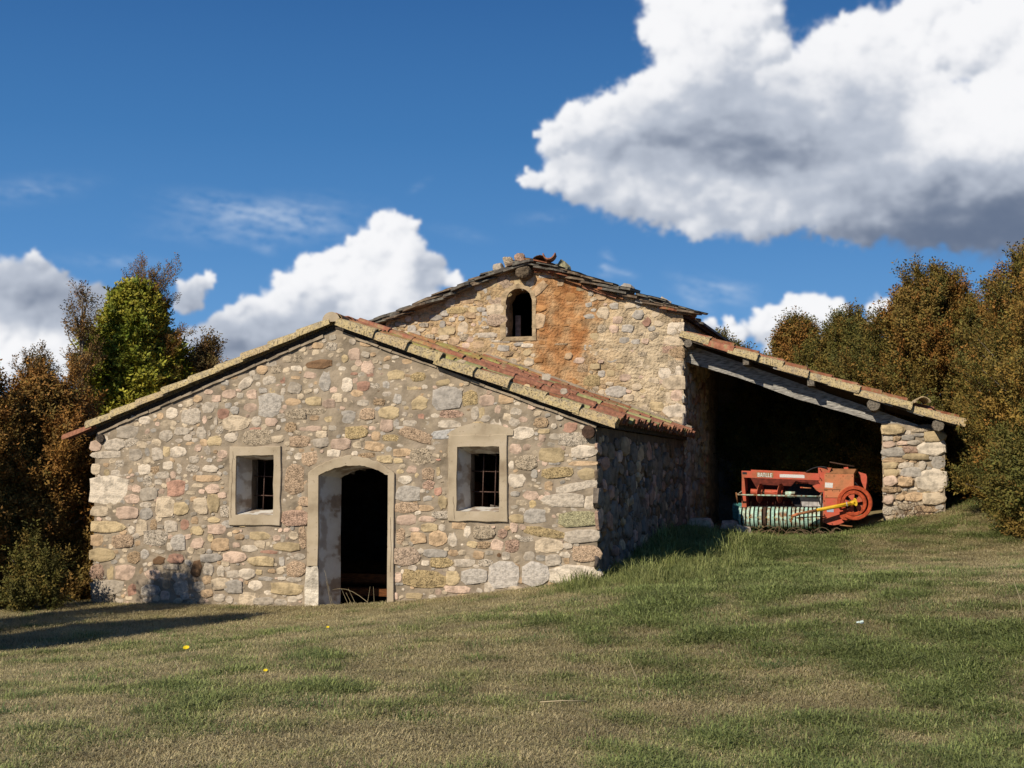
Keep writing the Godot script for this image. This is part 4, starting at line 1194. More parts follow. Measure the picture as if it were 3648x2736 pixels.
	obj("ridge_tile", tile_mesh(0.5, 0.12, 0.15, 0.018, 131, 0.0, PI, 0.7), mats.slate_brown, c, Transform3D(Basis(Vector3(0.25, 0.12, 1).normalized(), Vector3(-0.2, 1, 0).normalized(), Vector3(1, 0.2, -0.25).normalized()), Vector3(-2.97, 5.99, -0.38)))

func loose_on_roofs() -> void:
	var spots := [
		[-3.52, 6.13, 0.16, 0.12, "t", "small tan stone left of the barn ridge, on a slate"],
		[-3.28, 6.17, 0.19, 0.14, "R", "rounded brownish stone at the very top of the barn ridge"],
		[-3.74, 5.985, 0.2, 0.14, "g", "flat rough stone on the barn roof, lowest one left of the ridge"],
		[-2.42, 5.89, 0.25, 0.19, "m", "olive grey rounded stone just right of the upturned red tile"],
		[-1.13, 5.41, 0.27, 0.17, "b", "large grey stone half way down the barn roof's right slope"],
		[-0.76, 5.25, 0.36, 0.1, "b", "long flat grey stone on the barn roof's right slope"],
		[-0.38, 5.13, 0.22, 0.14, "g", "squarish grey stone lowest on the barn roof's right slope"],
	]
	for s in spots:
		var st := stone_meshes[(s[5].length()) % stone_meshes.size()] as ArrayMesh
		var b := Basis(Vector3.BACK, 0.34 if s[0] < -3.12 else -0.34) * Basis(Vector3.RIGHT, -PI / 2.0) * Basis.from_scale(Vector3(s[2] * 1.15, s[2] * 0.9, s[3] * 1.1))
		var o := obj("roof_stone", st, mats["stone_%s0" % s[4]], self, site * Transform3D(b, Vector3(s[0], s[1] - 0.085, -7.5 - 0.06)))
		tag(o, s[5], "stone", "loose stones weighing down the slates")
	var v := obj("broken_tile", tile_mesh(0.2, 0.13, 0.14, 0.022, 140, PI + 0.25, TAU - 0.25, 1.3), mats.red_tile_plain, self, site * Transform3D(Basis(Vector3(0.1, 0.25, 1).normalized(), Vector3(0.06, 1, -0.25).normalized(), Vector3(1, 0, -0.1).normalized()), Vector3(-2.64, 6.16, -7.5)))
	tag(v, "upturned broken red tile standing beside the barn's ridge", "roof tile")
	var t := obj("loose_tile", tile_mesh(0.34, 0.13, 0.15, 0.022, 141, 0.35, PI - 0.1, 0.95), mats.lichen_tile_pale, self, site * Transform3D(Basis(Vector3(0.35, 0.05, 1).normalized(), Vector3(0.1, 1, 0).normalized(), Vector3(1, -0.1, -0.35).normalized()), Vector3(4.31, 3.04, -7.45)))
	tag(t, "loose pale curved tile lying crosswise on the lean-to's tile edge", "roof tile")

# ---------------------------------------------------------------- lean-to

func make_lean_to() -> void:
	var c := thing("lean_to", "open tiled lean-to against the barn, with stone pier and grey beam", "shed", site * Transform3D(Basis(), Vector3(0, 0, -7.5)))
	# pier
	var pier_low := func(u: float) -> float: return ground_site(u, 7.5) - 0.4
	var paint := func(u: float, y: float) -> Color: return Color(1.0, 0.98, 0.95) * (1.0 + 0.15 * patch_noise.get_noise_2d(u * 3.0, y * 3.0))
	var pier_top := func(u: float) -> float: return 2.73 - 0.16 * maxf(0.0, u - 3.9)
	var pier := obj("pier", wall_face(3.68, 4.77, 0.04, pier_low, pier_top, func(_u, _y): return false, 0.025, paint, 120.0), mats.mortar_plain, c)
	var listed := parse_stones(PILLAR_STONES)
	var all := listed.duplicate()
	var extra := fill_stones(all, 3.7, 4.75, 0.95, func(_u): return 2.68, pier_low, func(_a, _b, _c): return false, 1500, 0.06, 0.2, "tgoyob", 0.85)
	lay_stones(listed + extra, 0.06, pier, 80)
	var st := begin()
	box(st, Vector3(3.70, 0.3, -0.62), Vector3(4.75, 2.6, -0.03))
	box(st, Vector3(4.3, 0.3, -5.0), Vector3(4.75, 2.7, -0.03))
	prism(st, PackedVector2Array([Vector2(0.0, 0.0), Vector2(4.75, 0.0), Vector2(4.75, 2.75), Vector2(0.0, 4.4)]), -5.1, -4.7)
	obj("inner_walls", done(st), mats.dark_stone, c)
	for i in 12:
		var y := 1.0 + i * 0.14
		obj("jamb_stone", stone_mesh_for("t"), mats["stone_%s1" % "tgoy"[i % 4]], c, Transform3D(Basis(Vector3.UP, -PI / 2.0) * Basis.from_scale(Vector3(rr(0.25, 0.5), 0.16, 0.03)), Vector3(3.70, y, -0.25 + rr(-0.08, 0.08))))
	# beam: grey weathered timber under the purlins
	var n := 14
	var top := PackedVector2Array()
	var bottom := PackedVector2Array()
	for i in n + 1:
		var f := float(i) / n
		var x := lerpf(0.02, 4.3, f)
		var yb := 4.0 - 0.345 * x + 0.02 * sin(f * 9.0) + rr(-0.008, 0.008)
		var yt := 4.31 - 0.378 * x + rr(-0.005, 0.005)
		bottom.append(Vector2(x, maxf(yb, 2.70 - 0.1 * (x - 3.7)) if x > 3.65 else yb))
		top.append(Vector2(x, yt))
	top.reverse()
	st = begin()
	prism(st, bottom + top, -0.26, 0.0, 0.025)
	obj("beam", done(st), mats.beam_wood, c, Transform3D(Basis(Vector3.UP, -0.042), Vector3(0, 0, -0.20)))
	# purlins: every one sticks out under the tiles
	var ends := [[0.15, 4.28, 0.085, 9], [1.24, 3.9, 0.085, 4], [2.43, 3.49, 0.095, 4], [3.55, 3.06, 0.125, 9], [4.67, 2.67, 0.115, 8]]
	for e in ends:
		st = begin(true)
		var r: float = e[2]
		tube(st, PackedVector3Array([Vector3(e[0], e[1], 0.36), Vector3(e[0], e[1], 0.32), Vector3(e[0], e[1] + 0.02, -4.9)]), PackedFloat32Array([r * 0.93, r, r]), e[3])
		obj("purlin", done(st), mats.log_end, c, Transform3D(Basis(), Vector3(e[0], e[1], 0)) * Transform3D(Basis(Vector3.BACK, PI / 4.0 if e[3] == 4 else 0.1), Vector3.ZERO) * Transform3D(Basis(), Vector3(-e[0], -e[1], 0)))
	# roof
	var slope := atan(0.349)
	var down := Vector3(cos(slope), -sin(slope), 0)
	st = begin()
	prism(st, PackedVector2Array([Vector2(-0.02, 4.385), Vector2(4.98, 2.645), Vector2(4.98, 2.685), Vector2(-0.02, 4.425)]), -5.2, 0.34)
	obj("roof_deck", done(st), mats.dark_wood, c)
	# a few pale slivers of board that show below the tiles
	for x in [1.75, 2.0, 3.3, 3.62, 4.15]:
		obj("board_end", box_mesh(Vector3(0, -0.016, -0.1), Vector3(0.28, 0.012, 0.02), 0.004), mats.grey_wood, c, Transform3D(Basis(Vector3.BACK, -slope), Vector3(x, 4.405 - 0.349 * x - 0.015, 0.342)))
	var verge := []
	for i in 4:
		verge.append(tile_mesh(0.58, 0.1, 0.12, 0.016, 150 + i, -0.3, PI + 0.1))
	var covers := []
	for i in 3:
		covers.append(tile_mesh(0.5, 0.085, 0.105, 0.014, 160 + i))
	var across := Vector3(0, 0, -1)
	for i in 11:
		var m: StandardMaterial3D = mats.lichen_tile if i % 3 != 1 else mats.lichen_tile_pale
		if i == 1:
			m = mats.red_tile
		lay_tile("roof_tile", verge[i % 4], m, c, Vector3(-0.01, 4.445, 0.29) + down * (i * 0.487) + Vector3(0, rr(-0.02, 0.014) - 0.035 * sin(PI * i / 11.0), rr(-0.025, 0.025)), down, across, rr(-0.05, 0.05), 0.035 + rr(-0.012, 0.02))
	for col in 5:
		for i in 11:
			var m: StandardMaterial3D = mats.brown_tile if (i + col) % 3 else mats.red_tile
			lay_tile("roof_tile", covers[i % 3], m, c, Vector3(0.06, 4.475, 0.06 - col * 0.23) + down * (i * 0.475) + Vector3(0, rr(-0.012, 0.012) , 0), down, across, rr(-0.03, 0.03), 0.04)
	st = begin(false)
	for col in 19:
		for k in 6:
			var a := Vector3(0, 4.47 + 0.08 * sin(PI * k / 6.0), -1.05 - col * 0.21 - 0.21 * k / 6.0)
			var b := Vector3(0, 4.47 + 0.08 * sin(PI * (k + 1) / 6.0), -1.05 - col * 0.21 - 0.21 * (k + 1) / 6.0)
			quad(st, a, b, b + down * 5.25, a + down * 5.25)
	obj("tile_field", done(st), mats.red_tile, c)

# ---------------------------------------------------------------- hay baler (measured in picture units: 1.6 mm each, from the pick-up's lower left end)

func bp(x: float, y: float, z := 0.0) -> Vector3:
	return Vector3((x - 400.0) * 0.00161, (880.0 - y) * 0.00159, z)

func poly_b(list: Array) -> PackedVector2Array:
	var out := PackedVector2Array()
	for i in range(0, list.size(), 2):
		var p := bp(list[i], list[i + 1])
		out.append(Vector2(p.x, p.y))
	return out

func plate(called: String, list: Array, z0: float, z1: float, m: Material, parent: Node, b := 0.006) -> MeshInstance3D:
	var st := begin()
	prism(st, poly_b(list), z0, z1, b)
	return obj(called, done(st), m, parent)

func ring(r0: float, r1: float, z0: float, z1: float, n := 40, a0 := 0.0, a1 := TAU) -> ArrayMesh:
	var st := begin(false)
	st.set_smooth_group(-1)
	for i in n:
		var p := Vector3(cos(lerpf(a0, a1, float(i) / n)), sin(lerpf(a0, a1, float(i) / n)), 0)
		var q := Vector3(cos(lerpf(a0, a1, float(i + 1) / n)), sin(lerpf(a0, a1, float(i + 1) / n)), 0)
		var f := Vector3(0, 0, z1)
		var k := Vector3(0, 0, z0)
		var c := minf(0.01, (r1 - r0) * 0.2)
		var fc := Vector3(0, 0, z1 - c)
		quad(st, p * (r0 + c) + f, q * (r0 + c) + f, q * (r1 - c) + f, p * (r1 - c) + f)
		quad(st, p * (r1 - c) + f, q * (r1 - c) + f, q * r1 + fc, p * r1 + fc)
		quad(st, p * (r0 + c) + f, q * (r0 + c) + f, q * r0 + fc, p * r0 + fc)
		quad(st, p * r1 + fc, q * r1 + fc, q * r1 + k, p * r1 + k)
		quad(st, p * r0 + fc, q * r0 + fc, q * r0 + k, p * r0 + k)
		quad(st, p * r0 + k, q * r0 + k, q * r1 + k, p * r1 + k)
	return done(st)

func make_baler() -> void:
	var c := thing("hay_baler", "old red hay baler with mint green pick-up and yellow drive shaft", "hay baler", site * Transform3D(Basis(), Vector3(1.06, 0.80, -7.0)))
	# pick-up: a row of curved guard bands round a dark drum
	var pick := Node3D.new()
	pick.name = "pick_up"
	c.add_child(pick, true)
	var axis_y := 0.185
	obj("drum", rod(Vector3(0.05, axis_y, -0.24), Vector3(1.56, axis_y, -0.24), 0.15, 16), mats.dark_rust, pick)
	var pitch := 0.0757
	for i in 20:
		var x := 0.045 + i * pitch
		var st := begin(false)
		var w := 0.0245
		var pts := []
		for k in 13:
			var a := lerpf(deg_to_rad(112.0), deg_to_rad(-95.0), k / 12.0)
			pts.append(Vector3(0, axis_y + sin(a) * 0.205, -0.24 + cos(a) * 0.235))
		pts.push_front(Vector3(0, axis_y + 0.19, -0.5))
		for k in pts.size() - 1:
			var p: Vector3 = pts[k] + Vector3(x, 0, 0)
			var q: Vector3 = pts[k + 1] + Vector3(x, 0, 0)
			var l := Vector3(-w, 0, 0)
			var bulge0 := Vector3(0, 0, 0.006)
			quad(st, p + l, p + bulge0, q + bulge0, q + l)
			quad(st, p + bulge0, p - l, q - l, q + bulge0)
			var inn := Vector3(0, 0, -0.012)
			quad(st, p + l, q + l, q + l * 0.9 + inn, p + l * 0.9 + inn)
			quad(st, p - l, q - l, q - l * 0.9 + inn, p - l * 0.9 + inn)
		obj("guard_band", done(st), mats.dark_rust if i == 6 else mats.mint_rust if (i % 4) else mats.mint, pick)
		if i % 2 == 0:
			obj("tine", rod(Vector3(x + pitch * 0.5, axis_y + 0.03, -0.1), Vector3(x + pitch * 0.5, axis_y + 0.0, 0.04), 0.005, 5), mats.yellow_paint, pick)
			obj("tine", rod(Vector3(x + pitch * 0.5, axis_y + 0.16, -0.14), Vector3(x + pitch * 0.5 + 0.01, axis_y + 0.30, -0.17), 0.003, 4), mats.dark_rust, pick)
	obj("band_strap", box_mesh(Vector3(0.03, 0.353, -0.175), Vector3(1.55, 0.366, -0.155)), mats.dark_rust, pick)
	plate("end_plate", [322, 620, 335, 598, 430, 598, 440, 620, 440, 790, 415, 820, 340, 785, 324, 760], -0.42, -0.39, mats.teal, pick)
	plate("end_plate", [1335, 640, 1355, 618, 1378, 640, 1378, 810, 1340, 815], -0.2, -0.17, mats.mint, pick)
	# wind guard bar
	var bar := Node3D.new()
	bar.name = "wind_guard"
	c.add_child(bar, true)
	obj("bar", rod(bp(410, 496, 0.06), bp(1345, 513, 0.06), 0.015, 10), mats.mint_rust, bar)
	obj("bracket", rod(bp(398, 470, 0.05), bp(405, 600, -0.05), 0.014, 6), mats.rust_brown, bar)
	obj("bracket", rod(bp(412, 492, 0.06), bp(460, 448, -0.2), 0.01, 6), mats.mint_rust, bar)
	obj("bracket", rod(bp(1345, 500, 0.055), bp(1352, 640, -0.05), 0.012, 6), mats.grey_sheet, bar)
	obj("bracket", rod(bp(1340, 512, 0.05), bp(1372, 455, -0.15), 0.013, 6), mats.rust_brown, bar)
	obj("bracket", rod(bp(1372, 590, -0.05), bp(1372, 690, -0.05), 0.008, 6), mats.grey_sheet, bar)
	# auger trough and its frame
	var frame := Node3D.new()
	frame.name = "feed_trough"
	c.add_child(frame, true)
	plate("top_beam", [458, 218, 1330, 252, 1330, 324, 500, 292, 478, 292, 460, 270], -0.18, -0.05, mats.red_paint, frame)
	plate("rear_rail", [555, 206, 1165, 236, 1190, 246, 1180, 262, 555, 232], -0.30, -0.2, mats.red_paint, frame)
	plate("side_plate", [455, 225, 472, 225, 500, 640, 450, 640], -0.6, -0.12, mats.red_paint, frame)
	plate("back_plate", [440, 215, 1420, 250, 1420, 700, 440, 700], -0.72, -0.66, mats.dark_red, frame)
	plate("outer_plate", [415, 225, 462, 225, 462, 640, 420, 640], -0.62, -0.6, mats.dark_red, frame)
	var st := begin()
	prism(st, poly_b([1050, 335, 1330, 400, 1375, 640, 1050, 640, 920, 480]), -0.45, -0.43)
	obj("rubber_flap", done(st), mats.black_rubber, frame)
	obj("feed_floor", box_mesh(bp(470, 640, -0.66), bp(1375, 632, -0.2)), mats.black_rubber, frame)
	plate("lower_sheet", [1112, 576, 1340, 580, 1340, 660, 1125, 650], -0.40, -0.39, mats.grey_sheet, frame, 0.0)
	plate("number_plate", [464, 230, 515, 233, 515, 258, 464, 256], -0.05, -0.046, mats.black_rubber, frame, 0.0)
	plate("worn_label", [628, 233, 815, 240, 817, 298, 628, 290], -0.05, -0.047, mats.sticker_worn, frame, 0.0)
	plate("white_label", [890, 258, 935, 256, 1000, 259, 1080, 262, 1150, 264, 1170, 272, 1170, 303, 1040, 297, 890, 293], -0.05, -0.046, mats.sticker, frame, 0.0)
	var face := SystemFont.new()
	face.font_names = PackedStringArray(["Droid Sans"])
	face.font_weight = 800
	var tm := TextMesh.new()
	tm.text = "BATLLE"
	tm.font = face
	tm.font_size = 40
	tm.pixel_size = 0.0023
	tm.depth = 0.003
	obj("lettering", tm, mats.sticker, frame, Transform3D(Basis(Vector3.BACK, -0.037) * Basis.from_scale(Vector3(0.86, 1.12, 1.0)), bp(720, 267, -0.045)))
	# auger
	var au := Node3D.new()
	au.name = "auger"
	c.add_child(au, true)
	obj("auger_tube", rod(bp(538, 462, -0.33), bp(672, 468, -0.33), 0.055, 16), mats.red_paint, au)
	obj("auger_tube", rod(bp(700, 470, -0.33), bp(905, 478, -0.33), 0.058, 16), mats.red_paint, au)
	obj("worn_sleeve", rod(bp(940, 492, -0.28), bp(1048, 494, -0.28), 0.06, 10), mats.mint_rust, au)
	obj("shaft", rod(bp(480, 465, -0.33), bp(1060, 486, -0.33), 0.025, 8), mats.dark_rust, au)
	for x in [646.0, 878.0]:
		st = begin()
		var disc := PackedVector2Array()
		for k in 28:
			disc.append(Vector2(cos(TAU * k / 28.0), sin(TAU * k / 28.0)) * 0.185)
		prism(st, disc, -0.004, 0.004)
		obj("auger_flight", done(st), mats.red_paint, au, Transform3D(Basis(Vector3.UP, deg_to_rad(76.0)) * Basis(Vector3.RIGHT, 0.1), bp(x, 482, -0.33)) * Transform3D(Basis(Vector3.BACK, -0.25), Vector3.ZERO))
	for q in [[1062, 356, 1205, 360, 0.0], [1112, 412, 1235, 420, 1.0]]:
		obj("lever", rod(bp(q[0] + 14, q[1], -0.2), bp(q[2], q[3], -0.2), 0.011, 8), mats.red_paint if q[4] < 0.5 else mats.faded_paint, c)
		obj("lever_knob", rod(bp(q[0], q[1], -0.2), bp(q[0] + 28, q[1] + 1, -0.2), 0.019 if q[4] < 0.5 else 0.014, 9), mats.red_paint, c)
	plate("gusset", [1258, 392, 1320, 372, 1395, 395, 1398, 450, 1335, 462, 1300, 440], -0.14, -0.11, mats.red_paint, c)
	# body
	var body := Node3D.new()
	body.name = "body"
	c.add_child(body, true)
	plate("shoulder_plate", [1325, 185, 1330, 340, 1395, 455, 1415, 455, 1415, 300, 1470, 185], -0.9, -0.06, mats.red_paint, body)
	plate("main_box", [1400, 262, 1712, 264, 1708, 440, 1708, 520, 1398, 520], -0.95, 0.0, mats.faded_paint, body, 0.012)
	st = begin()
	var a := bp(1400, 262, -0.002)
	var b := bp(1712, 264, -0.002)
	var d := bp(1742, 197, -0.18)
	var e := bp(1440, 190, -0.18)
	quad(st, a, b, d, e)
	quad(st, e, d, d + Vector3(0, 0, -0.75), e + Vector3(0, 0, -0.75))
	quad(st, b, d, d + Vector3(0, 0, -0.75), b + Vector3(0, 0, -0.75))
	obj("sloping_lid", done(st), mats.rust_brown, body)
	plate("lower_panel", [1380, 432, 1570, 432, 1708, 470, 1705, 620, 1560, 690, 1590, 770, 1608, 800, 1545, 828, 1490, 836, 1440, 832, 1372, 800], -0.6, -0.012, mats.red_paint, body)
	plate("rear_guard", [1752, 228, 1842, 258, 1852, 290, 1838, 436, 1825, 420], -0.35, -0.33, mats.red_paint, body)
	plate("rear_post", [1600, 180, 1640, 176, 1650, 200, 1600, 200], -0.7, -0.4, mats.red_paint, body)
	plate("rear_wall", [1640, 300, 1845, 300, 1860, 700, 1640, 760], -1.3, -0.62, mats.dark_red, body)
	plate("white_label", [1402, 352, 1488, 358, 1482, 414, 1397, 408], 0.0, 0.003, mats.sticker, body, 0.0)
	plate("blue_label", [1415, 648, 1490, 650, 1490, 692, 1415, 690], -0.012, -0.008, mats.sticker_blue, body, 0.0)
	obj("rear_bar", rod(bp(1420, 112, -0.9), bp(1700, 165, -0.9), 0.014, 6), mats.dark_rust, body)
	obj("seam", box_mesh(bp(1402, 436, -0.005), bp(1570, 431, 0.003)), mats.dark_rust, body)
	for q in [[1412, 275], [1500, 276], [1600, 277], [1700, 278], [1410, 505], [1385, 560], [1384, 640], [1386, 720], [1392, 790], [1470, 822], [1345, 200], [1345, 300], [1480, 445], [1560, 448]]:
		obj("bolt", rod(bp(q[0], q[1], -0.06), bp(q[0], q[1], 0.008), 0.008, 6), mats.dark_rust, body)
	for q in [[1380, 470, 1300, 520, 1340, 610, 0.012], [1420, 180, 1300, 150, 1180, 235, 0.012], [1690, 330, 1790, 380, 1800, 520, 0.014]]:
		st = begin(false)
		var hose := PackedVector3Array()
		var fat := PackedFloat32Array()
		for k in 9:
			var t := k / 8.0
			hose.append(bp(lerpf(lerpf(q[0], q[2], t), lerpf(q[2], q[4], t), t), lerpf(lerpf(q[1], q[3], t), lerpf(q[3], q[5], t), t), -0.02 - 0.12 * t))
			fat.append(q[6])
		tube(st, hose, fat, 6)
		obj("hose", done(st), mats.black_rubber, body)
	plate("chain_guard", [1590, 460, 1640, 430, 1705, 440, 1712, 480, 1640, 500], -0.02, 0.045, mats.faded_paint, body, 0.008)
	plate("hinge", [1388, 425, 1420, 425, 1420, 440, 1388, 440], -0.01, 0.012, mats.rust_brown, body, 0.003)
	plate("rust_patch", [1690, 700, 1705, 640, 1715, 760, 1640, 800, 1612, 800], -0.3, -0.02, mats.rust_brown, body, 0.003)
	# flywheel in its guard
	var wheel := Node3D.new()
	wheel.name = "flywheel"
	c.add_child(wheel, true)
	var hub := bp(1725, 585, 0.10)
	var place := Transform3D(Basis(), hub)
	obj("outer_ring", ring(0.243, 0.312, -0.12, 0.0, 44, deg_to_rad(-125.0), deg_to_rad(190.0)), mats.flywheel_red, wheel, place)
	obj("disc", ring(0.165, 0.232, -0.09, -0.015), mats.flywheel_red, wheel, place * Transform3D(Basis(), Vector3(-0.018, -0.004, 0)))
	for k in 5:
		obj("spoke", ring(0.05, 0.168, -0.085, -0.03, 6, TAU * k / 5.0 + 0.2, TAU * k / 5.0 + 0.95), mats.red_paint, wheel, place * Transform3D(Basis(), Vector3(-0.018, -0.004, 0)))
	obj("back_disc", ring(0.0, 0.236, -0.12, -0.1), mats.dark_rust, wheel, place * Transform3D(Basis(), Vector3(-0.018, -0.004, 0)))
	obj("hub", rod(hub + Vector3(0, 0, -0.1), hub + Vector3(0, 0, 0.02), 0.055, 14), mats.dark_rust, wheel)
	plate("guard_tongue", [1560, 690, 1600, 680, 1660, 755, 1630, 778, 1590, 770, 1565, 745], 0.0, 0.07, mats.flywheel_red, wheel)
	# drive shaft
	var shaft := Node3D.new()
	shaft.name = "drive_shaft"
	c.add_child(shaft, true)
	obj("yellow_sleeve", rod(bp(1316, 668, 0.26), bp(1700, 588, 0.18), 0.032, 14, 0.038), mats.yellow_paint, shaft)
	obj("shaft_bell", rod(bp(1690, 590, 0.185), bp(1728, 578, 0.17), 0.045, 12, 0.05), mats.yellow_paint, shaft)
	st = begin()
	var lens_shape := PackedVector2Array()
	for k in 16:
		lens_shape.append(Vector2(cos(TAU * k / 16.0) * 0.026, sin(TAU * k / 16.0) * 0.066))
	prism(st, lens_shape, -0.02, 0.02, 0.008)
	obj("yoke_cover", done(st), mats.yellow_paint, shaft, Transform3D(Basis(Vector3.BACK, 0.2), bp(1737, 572, 0.19)))
	obj("shaft_collar", rod(bp(1640, 600, 0.19), bp(1650, 598, 0.19), 0.046, 12), mats.grey_sheet, shaft)
	obj("rusty_tube", rod(bp(1105, 712, 0.3), bp(1320, 667, 0.26), 0.025, 10, 0.028), mats.rust_brown, shaft)
	obj("yoke", rod(bp(1045, 735, 0.31), bp(1110, 712, 0.3), 0.022, 8, 0.034), mats.faded_paint, shaft)
	for q in [[1042, 735, 1010, 725, 1012, 775], [1042, 738, 1050, 770, 1020, 800], [1012, 770, 1035, 795, 1030, 822]]:
		st = begin(false)
		tube(st, PackedVector3Array([bp(q[0], q[1], 0.31), bp(q[2], q[3], 0.32), bp(q[4], q[5], 0.31)]), PackedFloat32Array([0.012, 0.014, 0.011]), 7)
		obj("hook", done(st), mats.rust_brown, shaft)
	obj("stay_rod", rod(bp(1085, 757, 0.2), bp(1400, 738, 0.02), 0.011, 7), mats.dark_rust, c)
	obj("drawbar", rod(bp(1560, 838, 0.1), bp(1700, 850, 0.2), 0.014, 6), mats.rust_brown, c)

# ---------------------------------------------------------------- plants

func add_leaf(st: SurfaceTool, p: Vector3, d: Vector3, n: Vector3, len: float, wide: float, c: Color) -> void:
	var s := d.cross(n).normalized() * wide * 0.5
	var tip := p + d * len
	var mid := p + d * len * 0.45 - n * len * 0.08
	st.set_color(c)
	tri(st, p, mid + s, tip)
	tri(st, p, tip, mid - s)

# a twig with small leaves, growing along +y
func sprig_mesh(seed_: int, leaves: int, len: float, leaf: float, spread: float) -> ArrayMesh:
	var r := RandomNumberGenerator.new()
	r.seed = seed_
	var st := begin(true)
	for i in leaves:
		var f := (i + r.randf()) / leaves
		var a := r.randf() * TAU
		var out := Vector3(cos(a), 0, sin(a))
		var p := Vector3(0, len * f, 0) + out * spread * r.randf() * (1.1 - 0.7 * f)
		var d := (out * r.randf_range(0.4, 1.0) + Vector3.UP * r.randf_range(0.2, 1.1)).normalized()
		var n := (Vector3.UP * 0.7 - out * 0.4 + Vector3(r.randf_range(-0.5, 0.5), 0, r.randf_range(-0.5, 0.5))).normalized()
		var k := r.randf_range(0.75, 1.25)
		add_leaf(st, p, d, n, leaf * r.randf_range(0.7, 1.3), leaf * r.randf_range(0.45, 0.7), Color(k, k * r.randf_range(0.92, 1.06), k))
	st.set_color(Color(0.7, 0.6, 0.55))
	tri(st, Vector3(-0.003, 0, 0), Vector3(0.003, 0, 0), Vector3(0, len, 0))
	return done(st)

var sprigs := []

# a shrub or small tree: trunk, limbs that reach the outline, twigs along the limbs
# shape: [fraction of height, radius] pairs; tints: colours to mix
func shrub(called: String, label: String, category: String, pos: Vector2, height: float, shape: Array, limbs: int, per_limb: int, tints: Array, shoots: int, group: String, size := 1.0, lean := Vector2.ZERO, leaf_kind := 0) -> Node3D:
	var base := Vector3(pos.x, ground_y(pos.x, pos.y) - 0.05, pos.y)
	var o := thing(called, label, category, Transform3D(Basis(), base), group)
	var radius := func(f: float) -> float:
		for i in shape.size() - 1:
			if f <= shape[i + 1][0]:
				return lerpf(shape[i][1], shape[i + 1][1], clampf((f - shape[i][0]) / (shape[i + 1][0] - shape[i][0]), 0.0, 1.0))
		return shape[shape.size() - 1][1]
	var wood := begin(false)
	var trunk := PackedVector3Array()
	var thick := PackedFloat32Array()
	for i in 6:
		var f := i / 5.0
		trunk.append(Vector3(lean.x * f + rr(-0.06, 0.06), height * 0.9 * f, lean.y * f + rr(-0.06, 0.06)))
		thick.append(lerpf(0.03 + height * 0.012, 0.012, f))
	tube(wood, trunk, thick, 7)
	obj("trunk", done(wood), mats.bark, o)
	var where := []
	var colors := []
	wood = begin(false)
	var lump_seed := rr(0.0, 100.0)
	for i in limbs + shoots:
		var shoot := i >= limbs
		var f := pow(rng.randf(), 0.85) if not shoot else rr(0.72, 1.0)
		var a := rng.randf() * TAU
		var rad: float = radius.call(f) * clampf(0.80 + 1.1 * patch_noise.get_noise_3d(cos(a) * 1.4 + lump_seed, f * 3.0 * height * 0.35, sin(a) * 1.4), 0.55, 1.12)
		rad = maxf(rad, 0.12)
		if shoot:
			rad *= rr(0.3, 0.9)
		var tip := Vector3(cos(a) * rad + lean.x * f, height * f, sin(a) * rad + lean.y * f)
		if shoot:
			tip.y += rr(0.0, 0.6) * size
			tip.x += rr(-0.35, 0.35) * size
		var start := Vector3(lean.x * f * 0.7, maxf(0.1, tip.y - rad * rr(0.5, 1.3) - (0.5 if shoot else 0.0)), lean.y * f * 0.7)
		var mid := start.lerp(tip, 0.55) + Vector3(rr(-0.1, 0.1), rr(-0.05, 0.12), rr(-0.1, 0.1)) * (1.0 + rad * 0.4)
		if i % 3 == 0 or shoot:
			tube(wood, PackedVector3Array([start, mid, tip]), PackedFloat32Array([0.024 * size, 0.014 * size, 0.005]), 4, false)
		var tone := clampf(0.5 + 0.9 * patch_noise.get_noise_3d(tip.x * 0.9 + lump_seed, tip.y * 0.9, tip.z * 0.9) + rr(-0.25, 0.25), 0.0, 0.999)
		var c0: Color = tints[int(tone * tints.size())]
		var count := per_limb if not shoot else int(per_limb * 0.5)
		for k in count:
			var q := rr(0.35, 1.0) if not shoot else rr(0.4, 1.0)
			var p := start.lerp(mid, q * 2.0) if q < 0.5 else mid.lerp(tip, q * 2.0 - 1.0)
			var loose := (0.30 if not shoot else 0.06) * size * (1.15 - 0.75 * q)
			p += Vector3(rr(-loose, loose), rr(-loose, loose), rr(-loose, loose))
			p.y = maxf(p.y, 0.02)
			if leaf_kind == 0 and patch_noise.get_noise_3d(p.x * 3.0 + lump_seed, p.y * 3.0, p.z * 3.0) < -0.10 - 0.25 * q:
				continue
			var d := ((tip - start).normalized() * 0.8 + Vector3(rr(-0.8, 0.8), rr(0.0, 1.2), rr(-0.8, 0.8))).normalized()
			var s := d.cross(Vector3(rr(-1, 1), 0.2, rr(-1, 1))).normalized()
			var sc := rr(0.6, 1.45) * size
			where.append(Transform3D(Basis(s, d, s.cross(d).normalized()).scaled_local(Vector3.ONE * sc), p))
			var e := rr(0.78, 1.22)
			var tint: Color = c0 if rng.randf() < 0.75 else tints[rng.randi() % tints.size()]
			colors.append(Color(tint.r * e, tint.g * e * rr(0.93, 1.07), tint.b * e))
	obj("limbs", done(wood), mats.bark, o)
	tag(many("crown", sprigs[leaf_kind], mats.ivy_leaf if leaf_kind == 2 else mats.leaf, where, colors, o), "", "", "", "stuff")
	return o

